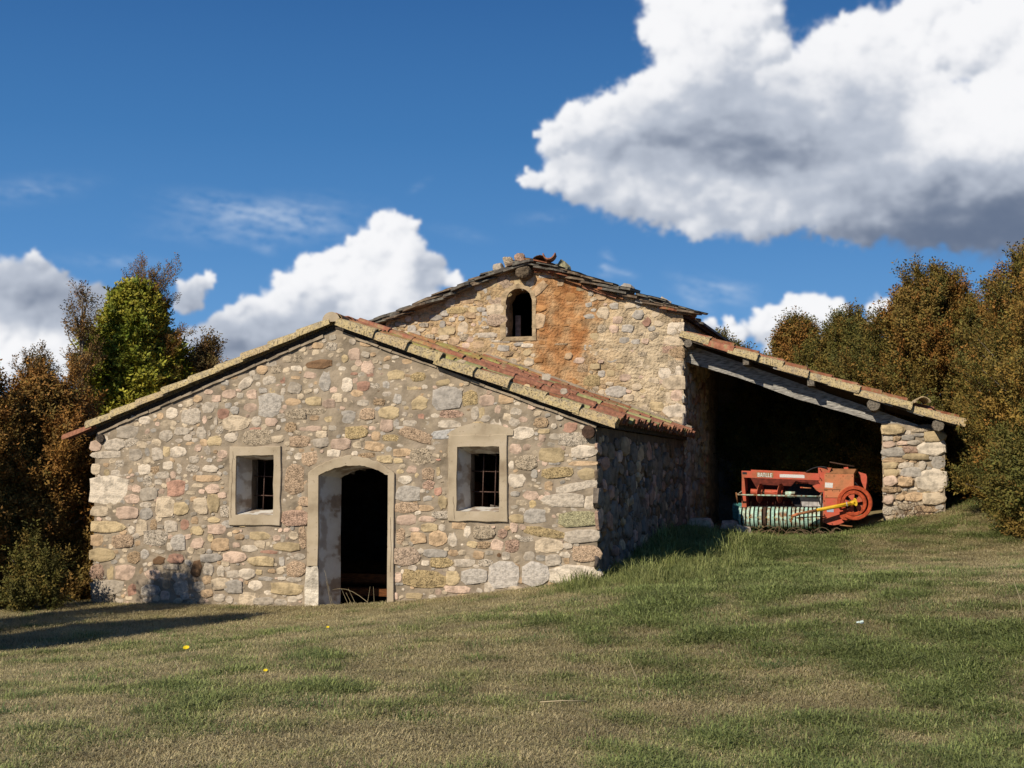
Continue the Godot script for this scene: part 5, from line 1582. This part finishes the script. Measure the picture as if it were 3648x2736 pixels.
func make_plants() -> void:
	sprigs = [sprig_mesh(301, 26, 0.30, 0.042, 0.05), sprig_mesh(302, 20, 0.24, 0.032, 0.045), sprig_mesh(303, 20, 0.24, 0.066, 0.11)]
	var rust := [Color(0.256, 0.125, 0.029), Color(0.231, 0.137, 0.032), Color(0.200, 0.141, 0.034), Color(0.158, 0.129, 0.030), Color(0.120, 0.113, 0.029)]
	var olive := [Color(0.193, 0.130, 0.030), Color(0.167, 0.130, 0.029), Color(0.139, 0.122, 0.028), Color(0.113, 0.110, 0.026), Color(0.092, 0.101, 0.028)]
	var amber := [Color(0.321, 0.162, 0.040), Color(0.260, 0.144, 0.037), Color(0.213, 0.136, 0.036), Color(0.160, 0.119, 0.030)]
	var brown := [Color(0.250, 0.138, 0.050), Color(0.206, 0.124, 0.045), Color(0.175, 0.117, 0.043), Color(0.138, 0.103, 0.035)]
	var green := [Color(.16, .19, .024), Color(.235, .24, .028), Color(.32, .29, .036), Color(.39, .335, .042)]
	var round_shape := [[0.0, 0.75], [0.2, 1.0], [0.55, 1.0], [0.8, 0.75], [1.0, 0.2]]
	var gold := [Color(0.287, 0.149, 0.034), Color(0.252, 0.158, 0.035), Color(0.217, 0.153, 0.035), Color(0.174, 0.137, 0.034), Color(0.131, 0.120, 0.030)]
	var grp := "box shrubs right of the lean-to"
	var scaled := func(s: Array, k: float) -> Array: return s.map(func(e): return [e[0], e[1] * k])
	# right side, from the front to the back
	shrub("box_shrub", "big rusty box shrub at the right edge, nearest the lean-to's pier", "shrub", Vector2(9.55, -23.2), 4.0, scaled.call(round_shape, 1.85), 360, 60, gold, 30, grp)
	shrub("box_shrub", "low olive box shrub bulging over the grass below the big rusty one", "shrub", Vector2(8.45, -22.2), 1.6, scaled.call(round_shape, 0.95), 130, 50, olive, 12, grp)
	shrub("box_tree", "tallest orange brown box tree, at the right edge against the dark cloud", "tree", Vector2(10.3, -26.3), 4.35, scaled.call(round_shape, 2.2), 380, 60, rust, 60, grp)
	shrub("box_tree", "broad rusty box tree left of the tallest, its twigs before the white cloud", "tree", Vector2(9.0, -29.3), 4.35, scaled.call(round_shape, 1.9), 320, 60, rust, 60, grp, 1.05)
	shrub("box_tree", "dark olive bushy tree right behind the lean-to's lower roof edge", "tree", Vector2(7.6, -31.5), 3.9, scaled.call(round_shape, 1.5), 200, 60, olive, 30, grp)
	shrub("box_tree", "pointed olive tree behind the middle of the lean-to roof", "tree", Vector2(6.7, -32.5), 3.95, [[0.0, 1.4], [0.3, 1.5], [0.6, 1.1], [0.8, 0.65], [1.0, 0.12]], 220, 55, rust, 80, grp)
	shrub("box_tree", "slender brownish tree top between the pointed olive tree and the barn", "tree", Vector2(5.3, -33.5), 3.9, [[0.0, 1.0], [0.4, 1.0], [0.8, 0.5], [1.0, 0.1]], 110, 40, olive, 30, grp)
	shrub("box_tree", "small wispy tree top just right of the barn's roof corner", "tree", Vector2(4.3, -33.8), 3.6, [[0.0, 0.7], [0.5, 0.6], [0.8, 0.35], [1.0, 0.1]], 50, 35, olive, 18, grp)
	shrub("box_tree", "olive tree filling the gap between the broad rusty and the pointed trees", "tree", Vector2(8.4, -34.0), 4.1, scaled.call(round_shape, 1.5), 200, 60, olive, 50, grp)
	shrub("box_tree", "low dark tree just over the middle of the lean-to's tiles", "tree", Vector2(6.4, -30.2), 3.0, scaled.call(round_shape, 1.3), 150, 50, olive, 40, grp)
	shrub("box_tree", "olive brown tree top touching the lean-to's tiles left of the pointed tree", "tree", Vector2(5.5, -31.2), 3.1, scaled.call(round_shape, 0.9), 100, 50, olive, 40, grp)
	# left side
	var lgrp := "brown shrubs left of the chapel"
	shrub("brown_shrub", "tall dark rusty shrub beside the chapel's left corner", "shrub", Vector2(-7.6, -22.8), 3.4, [[0.0, 0.8], [0.3, 0.9], [0.7, 0.85], [1.0, 0.35]], 230, 60, amber, 20, lgrp)
	shrub("brown_shrub", "low olive shrub at the foot of the left thicket", "shrub", Vector2(-7.15, -21.1), 0.7, scaled.call(round_shape, 0.34), 34, 26, [Color(.17, .125, .028), Color(.13, .115, .026), Color(.10, .095, .024)], 8, lgrp, 0.8)
	shrub("brown_shrub", "orange brown shrub cut by the left edge of the view", "shrub", Vector2(-8.7, -22.0), 3.5, [[0.0, 1.0], [0.4, 1.1], [0.75, 0.8], [1.0, 0.25]], 240, 60, amber, 34, lgrp)
	shrub("thin_tree", "thin sparse brown tree left of the ivy clad one", "tree", Vector2(-7.95, -25.3), 5.3, [[0.0, 0.8], [0.5, 0.6], [0.65, 0.42], [0.85, 0.22], [1.0, 0.05]], 60, 16, brown, 20, "", 0.8, Vector2(0.1, 0.0))
	shrub("thin_tree", "ragged leaning brown tree at the far left, lower than its neighbour", "tree", Vector2(-9.0, -25.6), 4.4, [[0.0, 0.9], [0.5, 0.8], [0.8, 0.45], [1.0, 0.2]], 64, 16, brown, 34, "", 0.8, Vector2(0.2, 0.0))
	shrub("brown_shrub", "dark brown shrub below the ivy, behind the chapel's left eave", "shrub", Vector2(-7.6, -25.4), 2.7, [[0.0, 1.2], [0.5, 1.2], [0.85, 0.8], [1.0, 0.3]], 170, 50, brown, 30, lgrp)
	shrub("brown_shrub", "brown shrub peeping over the chapel roof right of the ivy", "shrub", Vector2(-6.05, -27.0), 4.35, [[0.0, 0.8], [0.6, 0.7], [0.85, 0.4], [1.0, 0.2]], 110, 40, brown, 26, lgrp, 0.9)
	# the tree wrapped in ivy: the bare crown sticks out on top
	var ivy := shrub("ivy_tree", "bushy tree wrapped in glossy yellow green ivy, brown twigs on top", "tree", Vector2(-7.3, -26.6), 5.55, [[0.0, 1.3], [0.5, 1.25], [0.62, 1.05], [0.85, 0.72], [1.0, 0.25]], 520, 46, green, 0, "", 1.0, Vector2(0.05, 0.0), 2)
	var top_where := []
	var top_colors := []
	var wood := begin(false)
	for i in 46:
		var a := rng.randf() * TAU
		var start := Vector3(0.15 + rr(-0.2, 0.2), rr(4.6, 5.2), rr(-0.2, 0.2))
		var tip := Vector3(0.35 + cos(a) * rr(0.1, 0.55), rr(5.5, 6.3), sin(a) * rr(0.1, 0.5))
		if i > 34:
			start = Vector3(0.5, rr(2.6, 4.8), 0.3)
			tip = start + Vector3(rr(0.35, 0.6), rr(0.1, 0.5), rr(-0.2, 0.3))
		tube(wood, PackedVector3Array([start, start.lerp(tip, 0.6) + Vector3(0, 0.08, 0), tip]), PackedFloat32Array([0.016, 0.01, 0.004]), 4, false)
		for k in 34:
			var p := start.lerp(tip, rr(0.15, 1.0)) + Vector3(rr(-0.09, 0.09), rr(-0.08, 0.08), rr(-0.09, 0.09))
			var d := ((tip - start).normalized() + Vector3(rr(-0.8, 0.8), rr(0, 0.8), rr(-0.8, 0.8))).normalized()
			var s := d.cross(Vector3(rr(-1, 1), 0.2, rr(-1, 1))).normalized()
			top_where.append(Transform3D(Basis(s, d, s.cross(d).normalized()).scaled_local(Vector3.ONE * rr(0.5, 0.85)), p))
			var e := rr(0.7, 1.2)
			var b: Color = rust[rng.randi() % 3]
			top_colors.append(Color(b.r * e, b.g * e, b.b * e))
	tag(obj("twigs", done(wood), mats.bark, ivy), "", "", "", "stuff")
	tag(many("brown_crown", sprigs[0], mats.leaf, top_where, top_colors, ivy), "", "", "", "stuff")
	# just outside the left edge: what throws the shadow on the grass and the wall's foot
	shrub("brown_shrub", "shrub left of the view whose shadow falls on the chapel's foot", "shrub", Vector2(-7.95, -17.9), 3.25, [[0.0, 0.8], [0.5, 0.85], [0.75, 0.6], [1.0, 0.25]], 90, 26, rust, 40, lgrp)
	shrub("brown_shrub", "larger shrub left of the view whose shadow lies on the grass", "shrub", Vector2(-7.3, -15.5), 3.5, [[0.0, 0.9], [0.4, 1.0], [0.75, 0.7], [1.0, 0.3]], 190, 50, rust, 20, lgrp)

# ---------------------------------------------------------------- grass

func tuft_mesh(seed_: int, blades: int, tall: float, lie: float, wide: float, spread: float) -> ArrayMesh:
	var r := RandomNumberGenerator.new()
	r.seed = seed_
	var st := begin(true)
	for i in blades:
		var a := r.randf() * TAU
		var out := Vector3(cos(a), 0, sin(a))
		var p := out * spread * sqrt(r.randf()) + Vector3(r.randf_range(-0.3, 0.3), 0, r.randf_range(-0.3, 0.3)) * spread
		var h := tall * r.randf_range(0.45, 1.15)
		var bend := lie * r.randf_range(0.4, 1.3)
		var dir := Vector3(cos(a + r.randf_range(-1, 1)), 0, sin(a + r.randf_range(-1, 1)))
		var m := p + Vector3.UP * h * 0.6 + dir * h * bend * 0.35
		var t := p + Vector3.UP * h * (1.0 - 0.35 * bend) + dir * h * bend
		var s := dir.cross(Vector3.UP) * wide * 0.5
		var k := r.randf_range(0.75, 1.25)
		st.set_color(Color(k, k * r.randf_range(0.95, 1.05), k * r.randf_range(0.85, 1.1)))
		quad(st, p - s, p + s, m + s * 0.8, m - s * 0.8)
		tri(st, m - s * 0.8, m + s * 0.8, t)
	return done(st)

func inside_buildings(x: float, z: float) -> bool:
	var p := site.affine_inverse() * Vector3(x, 0, z)
	var v := -p.z
	if p.x > -8.04 and p.x < 0.0 and v > -0.0 and v < 14.0:
		return true
	return p.x > -0.1 and p.x < 4.85 and v > 7.75 and v < 13.0 or (p.x > 3.66 and p.x < 4.8 and v > 7.45 and v < 13.0)

func make_grass() -> void:
	var short := [tuft_mesh(401, 20, 0.036, 2.4, 0.0036, 0.075), tuft_mesh(402, 18, 0.046, 1.6, 0.0036, 0.075), tuft_mesh(403, 20, 0.028, 3.4, 0.0042, 0.085)]
	var green_short := [tuft_mesh(411, 18, 0.045, 1.5, 0.0042, 0.065), tuft_mesh(412, 18, 0.062, 1.4, 0.0042, 0.065)]
	var long := [tuft_mesh(421, 12, 0.20, 0.7, 0.007, 0.07), tuft_mesh(422, 12, 0.27, 0.85, 0.007, 0.08)]
	var dry_where := [[], [], []]
	var dry_color := [[], [], []]
	var green_where := [[], []]
	var green_color := [[], []]
	var long_where := [[], []]
	var long_color := [[], []]
	var area := noise(51, 0.22, 3)
	var fine := noise(52, 1.1, 3)
	var tone := noise(53, 0.5, 2)
	var straw := Color(.46, .37, .195)
	var pale := Color(.58, .485, .30)
	var earth := Color(.20, .145, .075)
	var g0 := Color(.155, .195, .058)
	var g1 := Color(.25, .275, .098)
	var total := 340000
	for i in total:
		# denser near the viewer, thinning with distance
		var d := 5.5 + 26.0 * pow(rng.randf(), 1.35)
		var half := d * 0.47 + 2.0
		var x := rr(-half, half)
		var z := -d
		if inside_buildings(x, z):
			continue
		var q := site.affine_inverse() * Vector3(x, 0, z)
		var v := -q.z
		var lush := 0.0
		# moist strip on the shady side of the chapel, across to the baler
		var away := maxf(0.0, absf(q.x - 1.0) - 1.1) + maxf(0.0, -1.3 - v) * 0.8
		lush = clampf(1.0 - away * 0.75, 0.0, 1.0) if v > -3.0 and q.x > -1.6 else 0.0
		var near_wall := clampf(1.0 - maxf(q.x - 0.9, 0.0) * 0.8, 0.0, 1.0) * clampf((5.6 - v) * 1.5, 0.0, 1.0)
		lush *= 0.75 + 0.5 * fine.get_noise_2d(x, z)
		var n := area.get_noise_2d(x, z) * 0.5 + 0.7 * fine.get_noise_2d(x, z * 0.8)
		var wet := n + 0.02 + lush * 0.55 + 0.34 * smoothstep(-1.0, 1.4, x - 0.1 * (d - 8.0))
		wet -= 0.38 * smoothstep(3.6, 5.6, x) * smoothstep(12.0, 15.0, d) * (1.0 - smoothstep(20.0, 23.0, d))
		if d > 17.0 and q.x < -0.5:
			wet -= 0.30
		if tone.get_noise_2d(x * 1.4 + 70.0, z * 2.0) < -0.46 and lush < 0.2 and rng.randf() < 0.75:
			continue
		var s := rr(0.65, 1.4) * (1.0 + 0.012 * d)
		var b := Basis(Vector3.UP, rng.randf() * TAU).scaled_local(Vector3(s, s, s))
		var y := ground_y(x, z)
		var t := Transform3D(b, Vector3(x, y - 0.004, z))
		var e := rr(0.75, 1.25) * (1.0 + 0.3 * tone.get_noise_2d(x * 2.0, z * 2.0))
		if lush > 0.4 and rng.randf() < lush * lush * 0.6 * near_wall:
			var k := rng.randi() % 2
			long_where[k].append(t.scaled_local(Vector3.ONE * rr(0.55, 1.0) * (0.35 + 0.65 * smoothstep(0.4, 1.0, lush))))
			var c := g0.lerp(Color(.22, .25, .085), rng.randf()).lerp(straw, 0.25 * rng.randf())
			long_color[k].append(Color(c.r * e, c.g * e, c.b * e))
		elif wet + rr(-0.5, 0.5) > 0.31:
			var k := rng.randi() % 2
			green_where[k].append(t.scaled_local(Vector3.ONE * (0.75 + 0.75 * clampf(wet, 0.0, 1.0))))
			var c := g0.lerp(g1, rng.randf()).lerp(straw, clampf(0.5 - wet, 0.0, 0.7))
			green_color[k].append(Color(c.r * e, c.g * e, c.b * e))
		else:
			var k := rng.randi() % 3
			dry_where[k].append(t)
			var c := straw.lerp(pale, rng.randf() * 0.7).lerp(earth, clampf(0.35 * rng.randf() - n * 0.3, 0.0, 1.0)).lerp(g1, 0.35 * rng.randf())
			dry_color[k].append(Color(c.r * e, c.g * e, c.b * e))
	# clumps of greener, taller blades
	for i in 420:
		var d := 6.0 + 20.0 * pow(rng.randf(), 1.3)
		var half := d * 0.39 + 0.5
		var cx := rr(-half, half)
		if inside_buildings(cx, -d - 0.2) or area.get_noise_2d(cx, -d) < -0.35 + rr(-0.2, 0.2):
			continue
		var wide := rr(0.06, 0.2)
		var c0 := g0.lerp(g1, rng.randf()).lerp(Color(.10, .16, .06), rng.randf() * 0.6)
		for k in rng.randi_range(8, 26):
			var p := Vector2(cx + rng.randfn() * wide, -d + rng.randfn() * wide)
			var s := rr(0.9, 1.6)
			var q := rng.randi() % 2
			green_where[q].append(Transform3D(Basis(Vector3.UP, rng.randf() * TAU).scaled_local(Vector3(s, s * 1.15, s)), Vector3(p.x, ground_y(p.x, p.y) - 0.004, p.y)))
			var e := rr(0.8, 1.2)
			green_color[q].append(Color(c0.r * e, c0.g * e, c0.b * e))
	var dry_labels := ["short straw coloured grass all over the slope, thin bladed", "short straw coloured grass all over the slope, upright", "flattened straw coloured grass matted over the slope"]
	for k in 3:
		tag(many("dry_grass", short[k], mats.grass_blade, dry_where[k], dry_color[k], self), dry_labels[k], "grass", "", "stuff")
	for k in 2:
		tag(many("green_grass", green_short[k], mats.grass_blade, green_where[k], green_color[k], self), ["patches of short green grass among the straw, shorter blades", "patches of short green grass among the straw, longer blades"][k], "grass", "", "stuff")
		tag(many("long_grass", long[k], mats.grass_blade, long_where[k], long_color[k], self), ["lush long grass beside the chapel's shaded wall", "longest lush grass between the chapel's shaded wall and the baler"][k], "grass", "", "stuff")

# ---------------------------------------------------------------- small things

func stalks(called: String, label: String, category: String, u: float, v: float, list: Array, color: Color, r := 0.004) -> void:
	var p := at_site(u, 0, v)
	p.y = ground_y(p.x, p.z)
	var st := begin(false)
	for s in list:
		var pts := PackedVector3Array()
		var radii := PackedFloat32Array()
		for k in 7:
			var f := k / 6.0
			pts.append(Vector3(s[0] + s[1] * f, s[2] * (f if s[3] == 0.0 else sin(f * PI * s[3])), s[4] + 0.05 * f))
			radii.append(r * (1.1 - 0.7 * f))
		tube(st, pts, radii, 4)
	var m := StandardMaterial3D.new()
	m.albedo_color = color
	m.roughness = 0.9
	tag(obj(called, done(st), m, self, Transform3D(site.basis, p)), label, category)

func make_small_things() -> void:
	var straw := lin(.36, .29, .17)
	stalks("dry_stalks", "few bent dry stalks growing in the chapel doorway", "weeds", -3.7, -0.12, [[-0.23, -0.12, 0.52, 0.0, 0.0], [-0.25, -0.06, 0.36, 0.0, 0.02], [0.4, -0.62, 0.26, 0.62, 0.0], [0.3, 0.07, 0.3, 0.0, 0.0], [0.0, -0.1, 0.25, 0.0, -0.05], [0.06, -0.09, 0.2, 0.0, -0.05], [0.12, -0.12, 0.26, 0.0, -0.06], [0.42, 0.0, 0.3, 0.0, 0.0]], straw)
	stalks("dry_stalks", "long arching bare stems at the chapel's left corner", "weeds", -8.35, -0.3, [[0.35, -1.0, 0.55, 0.0, 0.0], [0.3, -0.9, 0.3, 0.45, 0.1], [0.3, -0.7, 0.22, 0.4, 0.2]], lin(.30, .24, .17), 0.006)
	var brush := []
	for i in 26:
		brush.append([rr(-0.5, 0.5), rr(-0.5, 0.5), rr(0.08, 0.28), 0.8, rr(-0.15, 0.15)])
	stalks("brush_heap", "heap of dry brown stems under the baler's pick-up", "brush", 1.55, 6.65, brush, lin(.22, .14, .08), 0.005)
	var more := []
	for i in 30:
		more.append([rr(-0.3, 0.3), rr(-0.4, 0.4), rr(0.06, 0.22), 0.75, rr(-0.15, 0.15)])
	stalks("brush_heap", "tangle of dry stems between the green pick-up and red body", "brush", 2.62, 6.72, more, lin(.22, .15, .09), 0.005)
	var creeper := []
	for i in 22:
		creeper.append([rr(-0.3, 0.3), rr(-0.35, 0.35), rr(0.15, 0.5), 0.0, 0.03])
	stalks("dead_creeper", "dead thorny creeper clinging to the foot of the stone pier", "creeper", 4.2, 7.4, creeper, lin(.12, .07, .045), 0.004)
	# seed heads and stems standing above the turf
	for s in [[-1.05, -13.4, 0.24, "thin dry stem standing in the turf in front of the doorway"], [0.95, -10.4, 0.3, "thin dry stem standing in the turf near the middle foreground"], [4.6, -12.6, 0.4, "slanting dry stem in the turf at the right"], [-2.6, -11.2, 0.2, "slanting dry stem in the turf at the left"]]:
		var st := begin(false)
		tube(st, PackedVector3Array([Vector3.ZERO, Vector3(-0.03, s[2] * 0.55, 0.02), Vector3(-0.09, s[2], 0.02)]), PackedFloat32Array([0.004, 0.003, 0.002]), 4)
		tag(obj("withered_flower", done(st), mats.stem, self, Transform3D(Basis(), Vector3(s[0], ground_y(s[0], s[1]), s[1]))), s[3], "weed")
	# fallen twig, litter, flowers
	var tw := begin(false)
	tube(tw, PackedVector3Array([Vector3(-0.16, 0, 0), Vector3(0.0, 0.012, 0.01), Vector3(0.17, 0.006, -0.01)]), PackedFloat32Array([0.006, 0.005, 0.003]), 5)
	tag(obj("fallen_twig", done(tw), mats.stem, self, Transform3D(Basis(), Vector3(0.36, ground_y(0.36, -10.0) + 0.05, -10.0))), "bare pale twig lying on the turf below the chapel's right corner", "twig")
	var li := begin()
	for k in 5:
		var p := Vector3(rr(-0.05, 0.05), rr(0.0, 0.03), rr(-0.03, 0.03))
		quad(li, p * 0.6, p * 0.6 + Vector3(0.03, 0.007, 0.0), p * 0.6 + Vector3(0.027, 0.018, -0.02), p * 0.6 + Vector3(0.0, 0.012, -0.02))
	tag(obj("paper_scrap", done(li), mats.litter, self, Transform3D(Basis(), Vector3(3.2, ground_y(3.2, -12.9) + 0.06, -12.9))), "crumpled pale green scrap lying on the turf at the right", "litter")
	var flower_at := [[-3.25, -14.0, 0.035, "yellow flower in the turf left of the doorway, larger than the rest"], [-2.05, -15.6, 0.02, "tiny yellow flower in the turf near the doorway"], [-2.0, -11.4, 0.02, "tiny yellow flower in the turf nearest the viewer"]]
	for f in flower_at:
		var o := thing("yellow_flower", f[3], "flower", Transform3D(Basis(), Vector3(f[0], ground_y(f[0], f[1]), f[1])), "yellow flowers in the turf")
		obj("stem", rod(Vector3.ZERO, Vector3(0, 0.07, 0), 0.003, 4), mats.stem, o)
		var st := begin()
		for k in 12:
			var a := TAU * k / 12.0
			var d := Vector3(cos(a), 0.35, sin(a))
			var s := Vector3(-sin(a), 0, cos(a)) * 0.35
			var r: float = f[2]
			quad(st, Vector3.ZERO, (d + s) * r * 0.7, d * r, (d - s) * r * 0.7)
		obj("petals", done(st), mats.petal, o, Transform3D(Basis(Vector3.RIGHT, 0.5), Vector3(0, 0.075, 0)))
	# inside the chapel
	for b in [[1.13, -5.0, -2.3, "front wooden bench inside the chapel, its edge lit by the sun"], [3.3, -5.6, -2.2, "second wooden bench in the dark of the chapel"], [4.6, -6.0, -2.0, "third wooden bench deep in the dark of the chapel"]]:
		var o := thing("bench", b[3], "bench", site * Transform3D(Basis(), Vector3(0, -0.62, -b[0])), "benches inside the chapel")
		obj("seat", box_mesh(Vector3(b[1], 0.52, -0.36), Vector3(b[2], 0.62, 0.0), 0.008), mats.orange_wood, o)
		obj("backrest", box_mesh(Vector3(b[1], 0.70, -0.42), Vector3(b[2], 0.82, -0.38), 0.008), mats.orange_wood, o)
		for x in [b[1] + 0.1, b[2] - 0.1]:
			obj("leg", box_mesh(Vector3(x - 0.04, 0, -0.36), Vector3(x + 0.04, 0.52, -0.02), 0.005), mats.orange_wood, o)
	var cab := thing("wooden_cabinet", "orange brown wooden cabinet with round shoulder behind the right window's bars", "cabinet", site * Transform3D(Basis(), Vector3(-2.95, -0.62, -3.0)))
	var cs := begin()
	var outl := PackedVector2Array([Vector2(-0.35, 0), Vector2(0.4, 0), Vector2(0.4, 2.1), Vector2(0.36, 2.19), Vector2(0.28, 2.24), Vector2(0.2, 2.27), Vector2(-0.35, 2.29)])
	prism(cs, outl, -0.4, 0.0, 0.015)
	obj("case", done(cs), mats.orange_wood, cab)
	obj("rail", box_mesh(Vector3(-0.34, 2.05, 0.0), Vector3(0.38, 2.09, 0.02), 0.004), mats.orange_wood, cab)
	obj("rail", box_mesh(Vector3(-0.34, 1.55, 0.0), Vector3(0.38, 1.60, 0.02), 0.004), mats.orange_wood, cab)
	# fallen stones in the dark by the barn's foot
	for s in [[0.35, 7.2, 0.5, "t", "fallen slab leaning at the barn's foot in the lean-to's dark"], [0.9, 7.35, 0.4, "p", "low brownish block beside the slab at the lean-to's dark mouth"], [1.2, 6.9, 0.3, "g", "small grey block nearest the baler's left end"]]:
		var p := at_site(s[0], 0, s[1])
		p.y = ground_y(p.x, p.z) - 0.02
		tag(obj("fallen_stone", stone_mesh_for("t"), mats["stone_%s1" % s[3]], self, Transform3D(site.basis * Basis(Vector3.RIGHT, -1.3) * Basis.from_scale(Vector3(s[2], s[2] * 0.6, 0.22)), p)), s[4], "stone", "fallen stones by the lean-to")

# ---------------------------------------------------------------- the scene

func _ready() -> void:
	rng.seed = 20240
	site = Transform3D(Basis(Vector3.UP, -TH), SITE)
	var cam := Camera3D.new()
	cam.name = "camera"
	cam.position = Vector3(0, 1.7, 0)
	cam.rotation.x = atan(205.5 / 3000.0)
	cam.fov = 30.912
	cam.near = 0.1
	cam.far = 2000.0
	cam.current = true
	add_child(cam)
	var sun := DirectionalLight3D.new()
	sun.name = "sun"
	sun.light_energy = 1.6
	sun.light_color = Color(1.0, 0.955, 0.87)
	sun.light_angular_distance = 0.5
	sun.shadow_enabled = true
	sun.sky_mode = DirectionalLight3D.SKY_MODE_LIGHT_ONLY
	add_child(sun)
	sun.look_at_from_position(Vector3.ZERO, Vector3(1.75, -1.93, -2.1), Vector3.UP)
	var env := Environment.new()
	env.background_mode = Environment.BG_SKY
	env.sky = Sky.new()
	env.sky.sky_material = make_sky()
	env.tonemap_mode = Environment.TONE_MAPPER_LINEAR
	env.tonemap_exposure = 1.0
	env.sdfgi_enabled = true
	env.ssao_enabled = true
	env.ssil_enabled = true
	var world := WorldEnvironment.new()
	world.name = "world"
	world.environment = env
	add_child(world)

	bump_noise = noise(31, 0.9, 4)
	patch_noise = noise(32, 0.6, 3)
	make_materials()
	mat("mortar_plain", lin(.355, .287, .212), 0.95, tex.mortar, 0.9, tex.lumps, 3.0)
	mat("opening_stone", lin(.36, .25, .15), 0.95, tex.stone, 1.6, tex.rough, 2.5)
	mat("beam_wood", lin(.46, .435, .40), 0.9, tex.grain, 1.0, tex.grain, 1.5)
	mats.beam_wood.uv1_world_triplanar = false
	mats.beam_wood.uv1_scale = Vector3(0.5, 4.0, 3.0)
	mat("opening_edge", lin(.46, .345, .215), 0.95, tex.stone, 1.6, tex.lumps, 2.5)
	mat("ridge_wood", lin(.19, .145, .10), 0.95, tex.grain, 2.4, tex.lumps, 5.0)
	mat("green_tile", lin(.36, .34, .15), 0.9, tex.stone, 1.3, tex.rough, 0.7)
	mats.tinted_tile = mat("tinted_tile", Color.WHITE, 0.88, tex.red_tile, 0.9, tex.rough, 0.8)
	mats.tinted_tile.vertex_color_use_as_albedo = true
	mat("opening_board", lin(.30, .235, .215), 0.9, tex.stone, 2.0)
	mat("shaded_earth_mortar", lin(.17, .12, .08), 0.95, tex.mortar, 0.9, tex.lumps, 3.0)  # brown side wall mortar, its colour darkened to deepen the wall's shade
	mats.shaded_earth_mortar.vertex_color_use_as_albedo = true
	mat("dark_red", lin(.16, .03, .018), 0.7, tex.fine, 1.0)
	mat("flywheel_red", lin(.50, .085, .03), 0.55, tex.fine, 1.2)
	mat("stem", lin(.40, .33, .21), 0.9)
	mat("petal", lin(.75, .55, .02), 0.7)
	mat("litter", lin(.50, .60, .56), 0.7)
	for i in 16:
		stone_meshes.append(make_stone(500 + i, [0.1, 0.5, 0.9, 0.3][i % 4], [0.12, 0.2, 0.14, 0.28][i % 4]))

	make_ground()
	make_chapel()
	make_barn()
	make_lean_to()
	make_baler()
	loose_on_roofs()
	make_plants()
	make_grass()
	make_small_things()
